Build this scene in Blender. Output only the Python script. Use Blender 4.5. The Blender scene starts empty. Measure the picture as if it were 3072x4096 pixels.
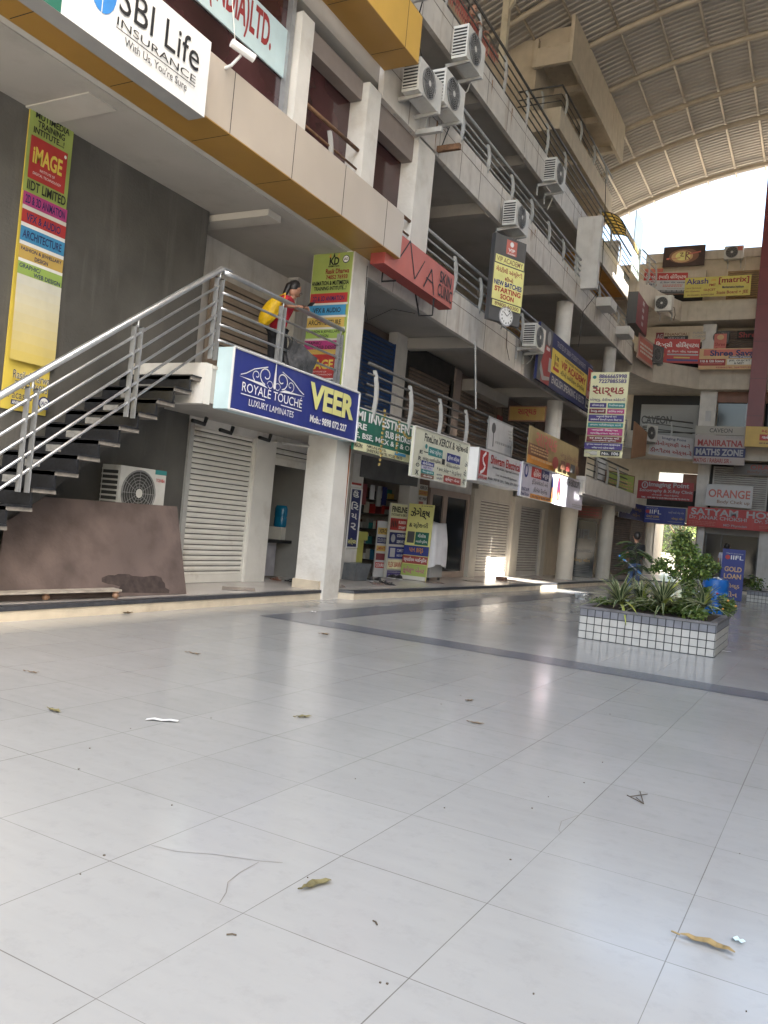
import bpy, bmesh, math, random
from mathutils import Vector, Matrix, Euler
random.seed(7)
SC=bpy.context.scene; COL=SC.collection
S=0.867                      # working units -> metres, applied to every root at the end
# ------------------------------------------------------------------ camera
H=1.5; F=3315.0; YAW,PIT,ROL=[math.radians(a) for a in (27.87,.77,5.36)]
_f=Vector((-math.sin(YAW)*math.cos(PIT),math.cos(YAW)*math.cos(PIT),math.sin(PIT)))
_r0=Vector((math.cos(YAW),math.sin(YAW),0)); _u0=_r0.cross(_f)
_r=_r0*math.cos(ROL)+_u0*math.sin(ROL); _u=-_r0*math.sin(ROL)+_u0*math.cos(ROL)
cam=bpy.data.cameras.new('camera'); camo=bpy.data.objects.new('camera',cam); COL.objects.link(camo)
m=Matrix(((_r.x,_u.x,-_f.x),(_r.y,_u.y,-_f.y),(_r.z,_u.z,-_f.z))).to_4x4()
m.translation=Vector((0,0,H*S)); camo.matrix_world=m
cam.sensor_fit='VERTICAL'; cam.sensor_height=36; cam.lens=36*F/4096; cam.clip_end=900; cam.clip_start=.05
SC.camera=camo
SUN_EL=41.5; SUN_DIR=Vector((1,-.19,0)).normalized()*math.cos(math.radians(SUN_EL))+Vector((0,0,math.sin(math.radians(SUN_EL))))
W=bpy.data.worlds.new('World'); SC.world=W; W.use_nodes=True
nt=W.node_tree; sky=nt.nodes.new('ShaderNodeTexSky'); sky.sky_type='NISHITA'; sky.sun_disc=False
sky.sun_elevation=math.radians(SUN_EL); sky.sun_rotation=math.atan2(SUN_DIR.x,SUN_DIR.y)
sky.air_density=1.0; sky.dust_density=6.0; sky.ozone_density=.6
_mx=nt.nodes.new('ShaderNodeMix'); _mx.data_type='RGBA'; _mx.blend_type='MULTIPLY'; _mx.inputs[0].default_value=1; _mx.inputs[7].default_value=(1,1.0,.94,1); nt.links.new(sky.outputs[0],_mx.inputs[6]); nt.links.new(_mx.outputs[2],nt.nodes['Background'].inputs[0]); nt.nodes['Background'].inputs[1].default_value=.15
sl=bpy.data.lights.new('sun','SUN'); sl.energy=4.0; sl.angle=math.radians(.5); sl.color=(1,.95,.87)
so=bpy.data.objects.new('sun',sl); COL.objects.link(so); so.rotation_euler=SUN_DIR.to_track_quat('Z','Y').to_euler()
SC.view_settings.view_transform='Standard'; SC.view_settings.look='None'; SC.view_settings.exposure=2.9; SC.view_settings.gamma=1
SC.cycles.caustics_reflective=False; SC.cycles.caustics_refractive=False; SC.cycles.sample_clamp_indirect=4.0; SC.cycles.blur_glossy=.5; SC.cycles.max_bounces=8; SC.cycles.diffuse_bounces=5
# ------------------------------------------------------------------ measuring
ZM=dict(o=((0,0),1),E1=((0,0),1.659),E2=((800,0),1.659),E3=((1600,0),1.659),A=((1350,1600),2.074),B=((2000,1600),2.765),M=((1380,1400),2.074),N=((2050,1150),3.318),D=((1400,800),2.074),K=((0,800),1.8433),T=((0,1600),1.8433),V=((700,1500),2.074),C0=((800,800),2.074),P=((900,950),3.318),E4=((2200,0),1.9025),G=((2100,900),1.7068),I=((2450,1500),2.667),J=((2272,2000),2.074),L=((2400,950),2.469),R=((2520,1940),3.005),U=((1850,0),3.318))
def at(t,x,y,X=None,Y=None,Z=None):
    (a,b),k=ZM[t]; x=a+x/k; y=b+y/k
    d=_f+_r*((x-1536)/F)+_u*((2048-y)/F)
    if X is not None: q=X/d.x
    elif Y is not None: q=Y/d.y
    else: q=(Z-H)/d.z
    return Vector((0,0,H))+d*q
# ------------------------------------------------------------------ materials
MT={}
def N_(nt,t,**k):
    n=nt.nodes.new(t)
    for a,b in k.items(): setattr(n,a,b)
    return n
def mat(name,c,rough=.6,metal=0,var=.0,vscale=3.0,stain=0.0,stainc=(.2,.13,.08),streak=False,bump=0,emit=0,spec=.5,trans=0,bscale=None):
    if name in MT: return MT[name]
    m=bpy.data.materials.new(name); m.use_nodes=True; nt=m.node_tree; b=nt.nodes['Principled BSDF']
    b.inputs['Roughness'].default_value=rough; b.inputs['Metallic'].default_value=metal
    b.inputs['Specular IOR Level'].default_value=spec
    col=(*c,1); b.inputs['Base Color'].default_value=col
    if trans: b.inputs['Transmission Weight'].default_value=trans
    if emit: b.inputs['Emission Color'].default_value=col; b.inputs['Emission Strength'].default_value=emit
    tc=None
    if var or stain or bump:
        tc=N_(nt,'ShaderNodeTexCoord')
    src=None
    if var:
        nz=N_(nt,'ShaderNodeTexNoise'); nz.inputs['Scale'].default_value=vscale; nz.inputs['Detail'].default_value=6
        nt.links.new(tc.outputs['Object'],nz.inputs['Vector'])
        mx=N_(nt,'ShaderNodeMix',data_type='RGBA'); mx.inputs[6].default_value=tuple(max(0,v*(1-var)) for v in c)+(1,); mx.inputs[7].default_value=tuple(min(1,v*(1+var*.7)) for v in c)+(1,)
        mr=N_(nt,'ShaderNodeMapRange'); mr.inputs[1].default_value=.3; mr.inputs[2].default_value=.7
        nt.links.new(nz.outputs['Fac'],mr.inputs[0]); nt.links.new(mr.outputs[0],mx.inputs[0]); src=mx.outputs[2]
    if stain:
        mp=N_(nt,'ShaderNodeMapping'); mp.inputs['Scale'].default_value=(3.2,3.2,.35) if streak else (1,1,1)
        nt.links.new(tc.outputs['Object'],mp.inputs[0])
        nz=N_(nt,'ShaderNodeTexNoise'); nz.inputs['Scale'].default_value=1.3; nz.inputs['Detail'].default_value=8; nz.inputs['Roughness'].default_value=.62
        nt.links.new(mp.outputs[0],nz.inputs['Vector'])
        mr=N_(nt,'ShaderNodeMapRange'); mr.inputs[1].default_value=.54; mr.inputs[2].default_value=.78; mr.inputs[3].default_value=0; mr.inputs[4].default_value=stain
        nt.links.new(nz.outputs['Fac'],mr.inputs[0])
        mx=N_(nt,'ShaderNodeMix',data_type='RGBA'); mx.inputs[6].default_value=col; mx.inputs[7].default_value=(*stainc,1)
        if src: nt.links.new(src,mx.inputs[6])
        nt.links.new(mr.outputs[0],mx.inputs[0]); src=mx.outputs[2]
    if src: nt.links.new(src,b.inputs['Base Color'])
    if bump:
        nz=N_(nt,'ShaderNodeTexNoise'); nz.inputs['Scale'].default_value=bscale or 30; nz.inputs['Detail'].default_value=5
        nt.links.new(tc.outputs['Object'],nz.inputs['Vector'])
        bp=N_(nt,'ShaderNodeBump'); bp.inputs['Strength'].default_value=bump; bp.inputs['Distance'].default_value=.02
        nt.links.new(nz.outputs['Fac'],bp.inputs['Height']); nt.links.new(bp.outputs[0],b.inputs['Normal'])
    MT[name]=m; return m
RUST=(.22,.09,.035)
white=mat('white_plaster',(.62,.60,.57),.75,var=.10,stain=.55,stainc=(.30,.24,.18),streak=True,bump=.25)
pillarw=mat('old_white_paint',(.66,.64,.60),.7,var=.08,vscale=2,stain=.5,stainc=(.33,.27,.20),bump=.35,bscale=14)
beige=mat('beige_plaster',(.50,.43,.33),.8,var=.10,stain=.5,stainc=(.27,.19,.12),streak=True,bump=.2)
slabt=mat('slab_stone_cladding',(.56,.53,.49),.6,var=.12,stain=.75,stainc=(.27,.20,.14),streak=True)
endst=mat('beige_stone_band',(.50,.45,.38),.65,var=.12,stain=.5,stainc=(.25,.18,.12),streak=True)
soffit=mat('grey_soffit_paint',(.42,.40,.37),.85,var=.10,vscale=.8,stain=.4,stainc=(.22,.19,.16))
ceil_w=mat('ceiling_paint',(.52,.50,.46),.85,var=.06,vscale=.8,stain=.35,stainc=(.30,.27,.23))
darkw=mat('charcoal_render',(.098,.094,.086),.75,var=.38,vscale=.9,stain=.65,stainc=(.17,.16,.15),streak=True,bump=.3)
tanp=mat('tan_composite_panel',(.47,.41,.345),.35,var=.05,vscale=1.5)
goldp=mat('gold_composite_panel',(.36,.20,.045),.38,var=.10,vscale=1.2)
yellp=mat('yellow_composite_panel',(.58,.36,.08),.35,var=.05)
joint=mat('panel_joint_black',(.03,.03,.03),.7)
black=mat('black',(.012,.012,.013),.5)
dark=mat('dark_interior',(.035,.032,.030),.8,var=.3)
steel=mat('grey_steel_paint',(.36,.37,.38),.42,metal=.55,var=.12,vscale=9)
darksteel=mat('dark_rail_steel',(.10,.095,.09),.5,metal=.4,var=.2,vscale=8)
palepost=mat('pale_post_paint',(.38,.38,.365),.6,var=.12,vscale=8,stain=.4,stainc=RUST)
rust=mat('rusty_iron',(.16,.085,.045),.8,var=.4,vscale=12)
shutw=mat('white_roller_shutter',(.68,.66,.61),.45,var=.08,vscale=2,stain=.85,stainc=(.26,.18,.11))
shutb=mat('brown_roller_shutter',(.17,.125,.10),.55,var=.2,vscale=3)
shutg=mat('beige_roller_shutter',(.54,.50,.45),.5,var=.1,stain=.35,stainc=(.25,.18,.12))
shutblue=mat('blue_roller_shutter',(.018,.055,.16),.5,var=.2)
shutgrey=mat('grey_roller_shutter',(.44,.42,.40),.45,var=.1)
granite=mat('black_granite',(.022,.023,.027),.28,var=.35,vscale=25)
stepedge=mat('step_slab_edge',(.22,.20,.18),.7,var=.25,vscale=12)
cementp=mat('cement_patch',(.33,.32,.30),.9,var=.2,vscale=14,bump=.5)
glassm=mat('maroon_window_glass',(.055,.022,.024),.12,var=.6,vscale=.9,spec=.6)
glassd=mat('dark_shop_glass',(.02,.022,.024),.08,spec=.6)
wood=mat('red_brown_frame',(.20,.085,.05),.5,var=.2)
ply=mat('weathered_plywood',(.122,.090,.081),.75,bump=.3,bscale=25,var=.38,vscale=2.6,stain=.7,stainc=(.055,.042,.038))
maroon=mat('maroon_cladding',(.16,.028,.032),.4,var=.12,vscale=1.5)
acw=mat('ac_white_casing',(.62,.62,.60),.45,var=.06,vscale=5,stain=.3,stainc=(.3,.2,.12))
acd=mat('ac_dark_grille',(.035,.035,.035),.6)
PAINT={}
PAL=dict(white=(.75,.75,.74),cream=(.72,.68,.45),offw=(.60,.58,.52),blue=(.018,.032,.22),navy=(.012,.018,.11),green=(.008,.13,.085),red=(.44,.022,.02),dred=(.30,.02,.022),maroon=(.17,.02,.03),yellow=(.68,.52,.04),lyellow=(.70,.68,.22),pyellow=(.72,.70,.42),lime=(.30,.45,.07),olive=(.33,.42,.08),sky=(.03,.25,.48),pink=(.45,.05,.22),magenta=(.42,.03,.18),orange=(.62,.25,.02),black=(.014,.014,.016),grey=(.30,.30,.30),dgrey=(.075,.075,.08),lblue=(.50,.66,.70),salmon=(.50,.12,.09),salmond=(.33,.05,.04),teal=(.02,.22,.22),purple=(.06,.04,.20),brown=(.20,.09,.05),tan=(.55,.35,.16),lilac=(.52,.50,.60),gold=(.55,.36,.06),dkgold=(.32,.19,.035),sbi=(.02,.22,.62),skin=(.36,.19,.12),silver=(.36,.36,.38),lgrey=(.48,.48,.49))
for _i in range(9): PAL['grad%d'%_i]=tuple(a+(b-a)*_i/9 for a,b in zip((.62,.61,.52),(.66,.50,.05)))
def _haze(c,q=.10):  # greys and lifts the paint palette to imitate soft haze
    l=.3*c[0]+.6*c[1]+.1*c[2]; return tuple(v*(1-q)+l*q+.004 for v in c)
PAL={k:_haze(c) for k,c in PAL.items()}
def pt(k,rough=.5):
    return mat('paint_'+k,PAL[k],rough,var=.09,vscale=2.5,stain=.28,stainc=tuple(min(1,c*.6+.10) for c in PAL[k]),streak=True)
# ------------------------------------------------------------------ mesh building
ORG={}
class MB:
    def __init__(s): s.v=[];s.f=[];s.m=[];s.mats=[];s.cur=0
    def use(s,m):
        if m not in s.mats: s.mats.append(m)
        s.cur=s.mats.index(m); return s
    def face(s,ix): s.f.append(ix); s.m.append(s.cur)
    def poly(s,pts):
        n=len(s.v); s.v+= [Vector(p) for p in pts]; s.face(tuple(range(n,n+len(pts)))); return s
    def box(s,x0,x1,y0,y1,z0,z1):
        if x0>x1:x0,x1=x1,x0
        if y0>y1:y0,y1=y1,y0
        if z0>z1:z0,z1=z1,z0
        n=len(s.v); s.v+=[Vector(p) for p in ((x0,y0,z0),(x1,y0,z0),(x1,y1,z0),(x0,y1,z0),(x0,y0,z1),(x1,y0,z1),(x1,y1,z1),(x0,y1,z1))]
        for q in ((0,3,2,1),(4,5,6,7),(0,1,5,4),(1,2,6,5),(2,3,7,6),(3,0,4,7)): s.face(tuple(n+i for i in q))
        return s
    def prism(s,poly,z0,z1):
        "xy polygon extruded in z"
        n=len(s.v);k=len(poly)
        s.v+=[Vector((p[0],p[1],z0)) for p in poly]+[Vector((p[0],p[1],z1)) for p in poly]
        s.face(tuple(n+i for i in range(k-1,-1,-1))); s.face(tuple(n+k+i for i in range(k)))
        for i in range(k): j=(i+1)%k; s.face((n+i,n+j,n+k+j,n+k+i))
        return s
    def ext(s,pts,off):
        "planar polygon extruded by a vector"
        off=Vector(off); n=len(s.v);k=len(pts)
        s.v+=[Vector(p) for p in pts]+[Vector(p)+off for p in pts]
        s.face(tuple(n+i for i in range(k-1,-1,-1))); s.face(tuple(n+k+i for i in range(k)))
        for i in range(k): j=(i+1)%k; s.face((n+i,n+j,n+k+j,n+k+i))
        return s
    def tube(s,pts,r,n=8,cap=True):
        pts=[Vector(p) for p in pts]; rs=r if isinstance(r,(list,tuple)) else [r]*len(pts); base=len(s.v)
        for i,p in enumerate(pts):
            d=(pts[min(i+1,len(pts)-1)]-pts[max(i-1,0)]).normalized()
            a=d.orthogonal() if abs(d.z)>.99 else d.cross(Vector((0,0,1)))
            a.normalize(); b=d.cross(a)
            for k in range(n):
                t=2*math.pi*k/n; s.v.append(p+(a*math.cos(t)+b*math.sin(t))*rs[i])
        for i in range(len(pts)-1):
            for k in range(n):
                k2=(k+1)%n; s.face((base+i*n+k,base+i*n+k2,base+(i+1)*n+k2,base+(i+1)*n+k))
        if cap:
            s.face(tuple(base+k for k in range(n-1,-1,-1))); e=base+(len(pts)-1)*n; s.face(tuple(e+k for k in range(n)))
        return s
    def lathe(s,c,prof,n=24,ax='z'):
        c=Vector(c);b=len(s.v)
        for r,z in prof:
            for k in range(n):
                t=2*math.pi*k/n
                if ax=='z': s.v.append(c+Vector((r*math.cos(t),r*math.sin(t),z)))
                elif ax=='x': s.v.append(c+Vector((z,r*math.cos(t),r*math.sin(t))))
                else: s.v.append(c+Vector((r*math.cos(t),z,r*math.sin(t))))
        for i in range(len(prof)-1):
            for k in range(n):
                k2=(k+1)%n; s.face((b+i*n+k,b+i*n+k2,b+(i+1)*n+k2,b+(i+1)*n+k))
        return s
    def build(s,name,parent=None,loc=None,smooth=False,m=None):
        if m is not None: s.mats=[m]; s.m=[0]*len(s.f)
        me=bpy.data.meshes.new(name); o=bpy.data.objects.new(name,me); COL.objects.link(o)
        if parent is not None: org=ORG[parent.name]; o.parent=parent; ORG[o.name]=org
        else: org=Vector(loc) if loc is not None else Vector((0,0,0)); o.location=org; ORG[o.name]=org
        me.from_pydata([tuple(v-org) for v in s.v],[],s.f)
        for mm in s.mats: me.materials.append(mm)
        me.polygons.foreach_set('material_index',s.m)
        if smooth: me.polygons.foreach_set('use_smooth',[True]*len(s.f))
        me.validate(); me.update(); return o
def tag(o,label=None,cat=None,group=None,kind=None):
    if label: o['label']=label
    if cat: o['category']=cat
    if group: o['group']=group
    if kind: o['kind']=kind
    return o
def thing(name,label,cat,loc,group=None):
    o=bpy.data.objects.new(name,None); COL.objects.link(o); o.location=loc; o.empty_display_size=.1
    ORG[o.name]=Vector(loc); return tag(o,label,cat,group)
def B(*a): return MB().box(*a)
# ------------------------------------------------------------------ lettering
TXC={}
def gj(t):   # put the short-i sign before its cluster, as it is written
    out=[]; i=0
    for ch in t:
        if ch=='\u0abf':
            j=len(out)-1
            while j>0 and out[j-1]=='\u0acd': j-=2
            out.insert(max(j,0),ch)
        else: out.append(ch)
    return ''.join(out)
def tmesh(t,bold):
    k=(t,bold)
    if k in TXC: return TXC[k]
    c=bpy.data.curves.new('lettering','FONT'); c.body=gj(t); c.offset=bold; c.resolution_u=3; c.align_x='LEFT'
    o=bpy.data.objects.new('lettering',c); COL.objects.link(o)
    dg=bpy.context.evaluated_depsgraph_get(); me=o.evaluated_get(dg).to_mesh()
    vs=[(v.co.x,v.co.y) for v in me.vertices]; fs=[tuple(p.vertices) for p in me.polygons]
    o.evaluated_get(dg).to_mesh_clear(); bpy.data.objects.remove(o); bpy.data.curves.remove(c)
    x0=min(v[0] for v in vs);x1=max(v[0] for v in vs);y0=min(v[1] for v in vs);y1=max(v[1] for v in vs)
    TXC[k]=([((x-x0)/(x1-x0),(y-y0)/(y1-y0)) for x,y in vs],fs); return TXC[k]
class Frame:
    def __init__(s,O,R,w,h,N,U=None):
        s.O=Vector(O);s.R=Vector(R).normalized();s.w=w;s.h=h;s.N=Vector(N).normalized();s.U=Vector(U).normalized() if U else Vector((0,0,1))
    def p(s,u,v,n=0): return s.O+s.R*(u*s.w)-s.U*(v*s.h)+s.N*n
def fx(X,tag_,pts,flip=False):
    q=[at(tag_,x,y,X=X) for x,y in pts]; y0=(q[0].y+q[3].y)/2;y1=(q[1].y+q[2].y)/2;zt=(q[0].z+q[1].z)/2;zb=(q[2].z+q[3].z)/2
    return Frame((X,y0,zt),(0,1,0),y1-y0,zt-zb,(1,0,0))
def fy(Y,tag_,pts):
    q=[at(tag_,x,y,Y=Y) for x,y in pts]; x0=(q[0].x+q[3].x)/2;x1=(q[1].x+q[2].x)/2;zt=(q[0].z+q[1].z)/2;zb=(q[2].z+q[3].z)/2
    return Frame((x0,Y,zt),(1,0,0),x1-x0,zt-zb,(0,-1,0))
def fseg(a,b,zt,zb):
    a=Vector((a[0],a[1],zt));b=Vector((b[0],b[1],zt)); R=(b-a); return Frame(a,R,R.length,zt-zb,(R.y,-R.x,0))
def art(mb,fr,items,base=.0):
    lay=base
    for it in items:
        lay+=.0022
        k=it[0]
        if k=='r':
            _,u0,v0,u1,v1,c=it; mb.use(pt(c)); mb.poly([fr.p(u0,v1,lay),fr.p(u1,v1,lay),fr.p(u1,v0,lay),fr.p(u0,v0,lay)])
        elif k=='p':
            mb.use(pt(it[2])); mb.poly([fr.p(u,v,lay) for u,v in it[1]])
        elif k=='e':
            _,cu,cv,ru,rv,c=it; mb.use(pt(c)); mb.poly([fr.p(cu+ru*math.cos(-a*math.pi/10),cv+rv*math.sin(-a*math.pi/10),lay) for a in range(20)])
        elif k=='l':
            pts=it[1]; wd=it[3]; mb.use(pt(it[2]))
            for (a,b),(c,d) in zip(pts,pts[1:]):
                p=fr.p(a,b,lay);q=fr.p(c,d,lay); n=(q-p).cross(fr.N).normalized()*wd/2
                mb.poly([p-n,p+n,q+n,q-n])
        elif k=='t':
            _,t,u0,v0,u1,v1,c=it[:7]; bold=it[7] if len(it)>7 else .012; ital=it[8] if len(it)>8 else 0
            vs,fs=tmesh(t,bold); n=len(mb.v); mb.use(pt(c))
            for x,y in vs: mb.v.append(fr.p(u0+(u1-u0)*x,v1+(v0-v1)*y,lay))
            for f in fs: mb.face(tuple(n+i for i in f))
    return mb
def sign(name,label,fr,th,bg,items,side=None,cat='sign',group=None,frame=None,letters=0.0,bgmat=None):
    org=fr.p(.5,1,-th)
    m=bgmat or pt(bg); b=MB().use(m)
    c=[fr.p(0,1),fr.p(1,1),fr.p(1,0),fr.p(0,0)]
    b.ext([q-fr.N*th for q in c],fr.N*th)
    if side:
        b.use(pt(side))
        if 1:
            for i in range(len(b.f)-4,len(b.f)): b.m[i]=b.cur
            b.m[len(b.f)-6]=b.cur
    o=b.build(name,loc=org); tag(o,label,cat,group)
    if frame:
        e=.02; fm=MB().use(pt(frame)); 
        for (u0,v0,u1,v1) in ((0,0,1,0),(1,0,1,1),(0,1,1,1),(0,0,0,1)):
            p=fr.p(u0,v0,.012);q=fr.p(u1,v1,.012); fm.tube([p,q],.018,4)
        fm.build('frame',parent=o)
    if items: art(MB(),fr,items,.001).build('lettering',parent=o)
    return o
# ------------------------------------------------------------------ shared parts
groove=mat('shutter_groove_shade',(.10,.09,.08),.8)  # grooves coloured dark to imitate shade between the slats
def shutter(mb_parent,fr,m,slat=.085,depth=.02,bottom=True):
    "roller shutter with corrugated slats between guides"
    b=MB().use(m); n=max(4,int(fr.h/slat)); 
    for i in range(n):
        v0=i/n;v1=(i+.8)/n;v2=(i+1)/n
        a=[fr.p(0,v0,depth*.2),fr.p(1,v0,depth*.2)];c=[fr.p(0,(v0+v1)/2,depth),fr.p(1,(v0+v1)/2,depth)];e=[fr.p(0,v1,depth*.3),fr.p(1,v1,depth*.3)];g=[fr.p(0,(v1+v2)/2,-depth*.8),fr.p(1,(v1+v2)/2,-depth*.8)];h=[fr.p(0,v2,depth*.2),fr.p(1,v2,depth*.2)]
        b.use(m)
        for (p,q) in ((a,c),(c,e)): b.poly([q[0],q[1],p[1],p[0]])
        b.use(groove)
        for (p,q) in ((e,g),(g,h)): b.poly([q[0],q[1],p[1],p[0]])
    o=b.build('roller_shutter',parent=mb_parent)
    g=MB().use(m)
    for u in (0,1):
        p=fr.p(u,1,-.01); q=fr.p(u,0,-.01); sgn=-1 if u==0 else 1
        g.ext([p,p+fr.R*sgn*.07,q+fr.R*sgn*.07,q],fr.N*.06)
    if bottom: g.ext([fr.p(0,1,.0),fr.p(1,1,0),fr.p(1,1-.13/fr.h,0),fr.p(0,1-.13/fr.h,0)],fr.N*.035)
    g.build('shutter_guide',parent=o); return o
def rails(name,label,pts,z0,hs,group,posts,r=.022,rtop=.035,m=None,pm=None,style='curved',zend=None,spacing=1.6):
    "balcony railing along a polyline"
    m=m or darksteel; pm=pm or palepost
    root=thing(name,label,'railing',(pts[0][0],pts[0][1],z0),group)
    for i,h in enumerate(hs):
        top=i==len(hs)-1
        MB().use(m).tube([(x,y,z0+h) for x,y in pts],rtop if top else r,8 if top else 6).build('handrail' if top else 'rail',parent=root,smooth=True)
    ht=hs[-1]
    for (x,y) in posts:
        b=MB().use(pm)
        if style=='curved':
            P=[];Q=[]
            for k in range(9):
                t=k/8; o=.13*math.sin(math.pi*min(1,t*1.0))**.8; wd=.10-.02*t
                o*=.6; wd*=.85; P.append((x+o-.02,y,z0-.1+t*(ht+.02))); Q.append((x+o+wd-.02,y,z0-.1+t*(ht+.02)))
            b.ext(P+Q[::-1],(0,.05,0))
        elif style=='curved_end':
            b.ext([(x,y,z0-.1),(x+.05,y,z0-.1),(x+.05,y,z0+ht),(x,y,z0+ht)],(.0,.1,0))
        else:
            b.box(x-.035,x+.035,y-.012-.05,y-.05+.012,z0-.1,z0+ht-.1).box(x-.035,x+.035,y+.05-.012,y+.05+.012,z0-.1,z0+ht-.1).tube([(x,y,z0+ht-.14),(x,y,z0+ht)],.015,6)
        b.build('post',parent=root)
    return root
def seg(a,b,n): return [(a[0]+(b[0]-a[0])*i/n,a[1]+(b[1]-a[1])*i/n) for i in range(n+1)]
ACN=[0]
def ac_unit(label,fr,depth=.36,m=None,group='air conditioner outdoor units',brk=True,logo=None,louver=-1):
    "outdoor condenser: fr is its fan face"
    ACN[0]+=1; k_=ACN[0]; m=m or mat('ac_casing_%d'%k_,tuple(c*(.82+.045*(k_%5)) for c in (.62,.615,.585)),.45+.03*(k_%4),var=.08,vscale=4+k_,stain=.25+.1*(k_%4),stainc=(.28,.17,.09),streak=True); base=fr.p(.5,1,-depth/2)
    root=thing('air_conditioner_unit',label,'air conditioner',base,group)
    b=MB().use(m).ext([fr.p(0,1,-depth),fr.p(1,1,-depth),fr.p(1,0,-depth),fr.p(0,0,-depth)],fr.N*depth)
    b.build('casing',parent=root)
    cu=.40; rr=min(fr.h*.44,fr.w*.36); c=fr.p(cu,.5,.004)
    g=MB().use(acd); g.poly([c+fr.R*rr*math.cos(t*math.pi/14)+fr.U*rr*math.sin(t*math.pi/14) for t in range(28)])
    g.build('fan_opening',parent=root)
    g=MB().use(mat('ac_grille_grey',(.22,.22,.22),.5))
    for k in range(2,8):
        q=rr*k/7; g.tube([c+fr.N*.02+fr.R*q*math.cos(t*math.pi/12)+fr.U*q*math.sin(t*math.pi/12) for t in range(25)],.005 if k<7 else .013,4,cap=False)
    for k in range(12):
        t=k*math.pi/6; g.tube([c+fr.N*.02,c+fr.N*.02+(fr.R*math.cos(t)+fr.U*math.sin(t))*rr],.004,4)
    gg=g.build('fan_grille',parent=root)
    h=MB().use(m); h.poly([c+fr.N*.028+fr.R*rr*.2*math.cos(t*math.pi/8)+fr.U*rr*.2*math.sin(t*math.pi/8) for t in range(16)]); h.build('hub',parent=gg)
    # side louvres
    u=0 if louver<0 else 1; sg=-1 if u==0 else 1
    l=MB().use(acd).poly([fr.p(u,.92,-depth*.95)+fr.R*sg*.003,fr.p(u,.92,-depth*.1)+fr.R*sg*.003,fr.p(u,.08,-depth*.1)+fr.R*sg*.003,fr.p(u,.08,-depth*.95)+fr.R*sg*.003])
    l.use(m)
    for k in range(9):
        v=.10+.8*k/8; a=fr.p(u,v,-depth*.97)+fr.R*sg*.006; l.ext([a,fr.p(u,v,-depth*.06)+fr.R*sg*.006,fr.p(u,v-.035,-depth*.06)+fr.R*sg*.006,fr.p(u,v-.035,-depth*.97)+fr.R*sg*.006],fr.R*sg*.012)
    l.build('side_louvre',parent=root)
    if brk:
        k=MB().use(palepost)
        for u in (.14,.84):
            a=fr.p(u,1,-depth-.22);b2=fr.p(u,1,.02)
            k.ext([a-fr.U*.005,b2-fr.U*.005,b2-fr.U*.05,a-fr.U*.09],fr.R*.05); k.ext([a,a-fr.U*.34,a-fr.U*.34+fr.N*.03,a+fr.N*.03],fr.R*.05)
        k.build('bracket',parent=root)
    if brk:
        a=fr.p(.96,.7,-depth*.8); MB().use(black if k_%2 else pt('offw')).tube([a,a+fr.R*.10-fr.U*.05,a+fr.R*(.12+.03*(k_%3))-fr.U*.35-fr.N*.12,a+fr.R*.05-fr.U*(.5+.08*(k_%4))-fr.N*.2],.014,5).build('drain_hose',parent=root)
    if logo: art(MB(),fr,logo,.004).build('lettering',parent=root)
    return root
ZM.update(X=((2300,780),4.1475),Y=((1760,0),5.267),Z1=((1400,1950),3.318),Z2=((940,1370),3.318))
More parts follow.
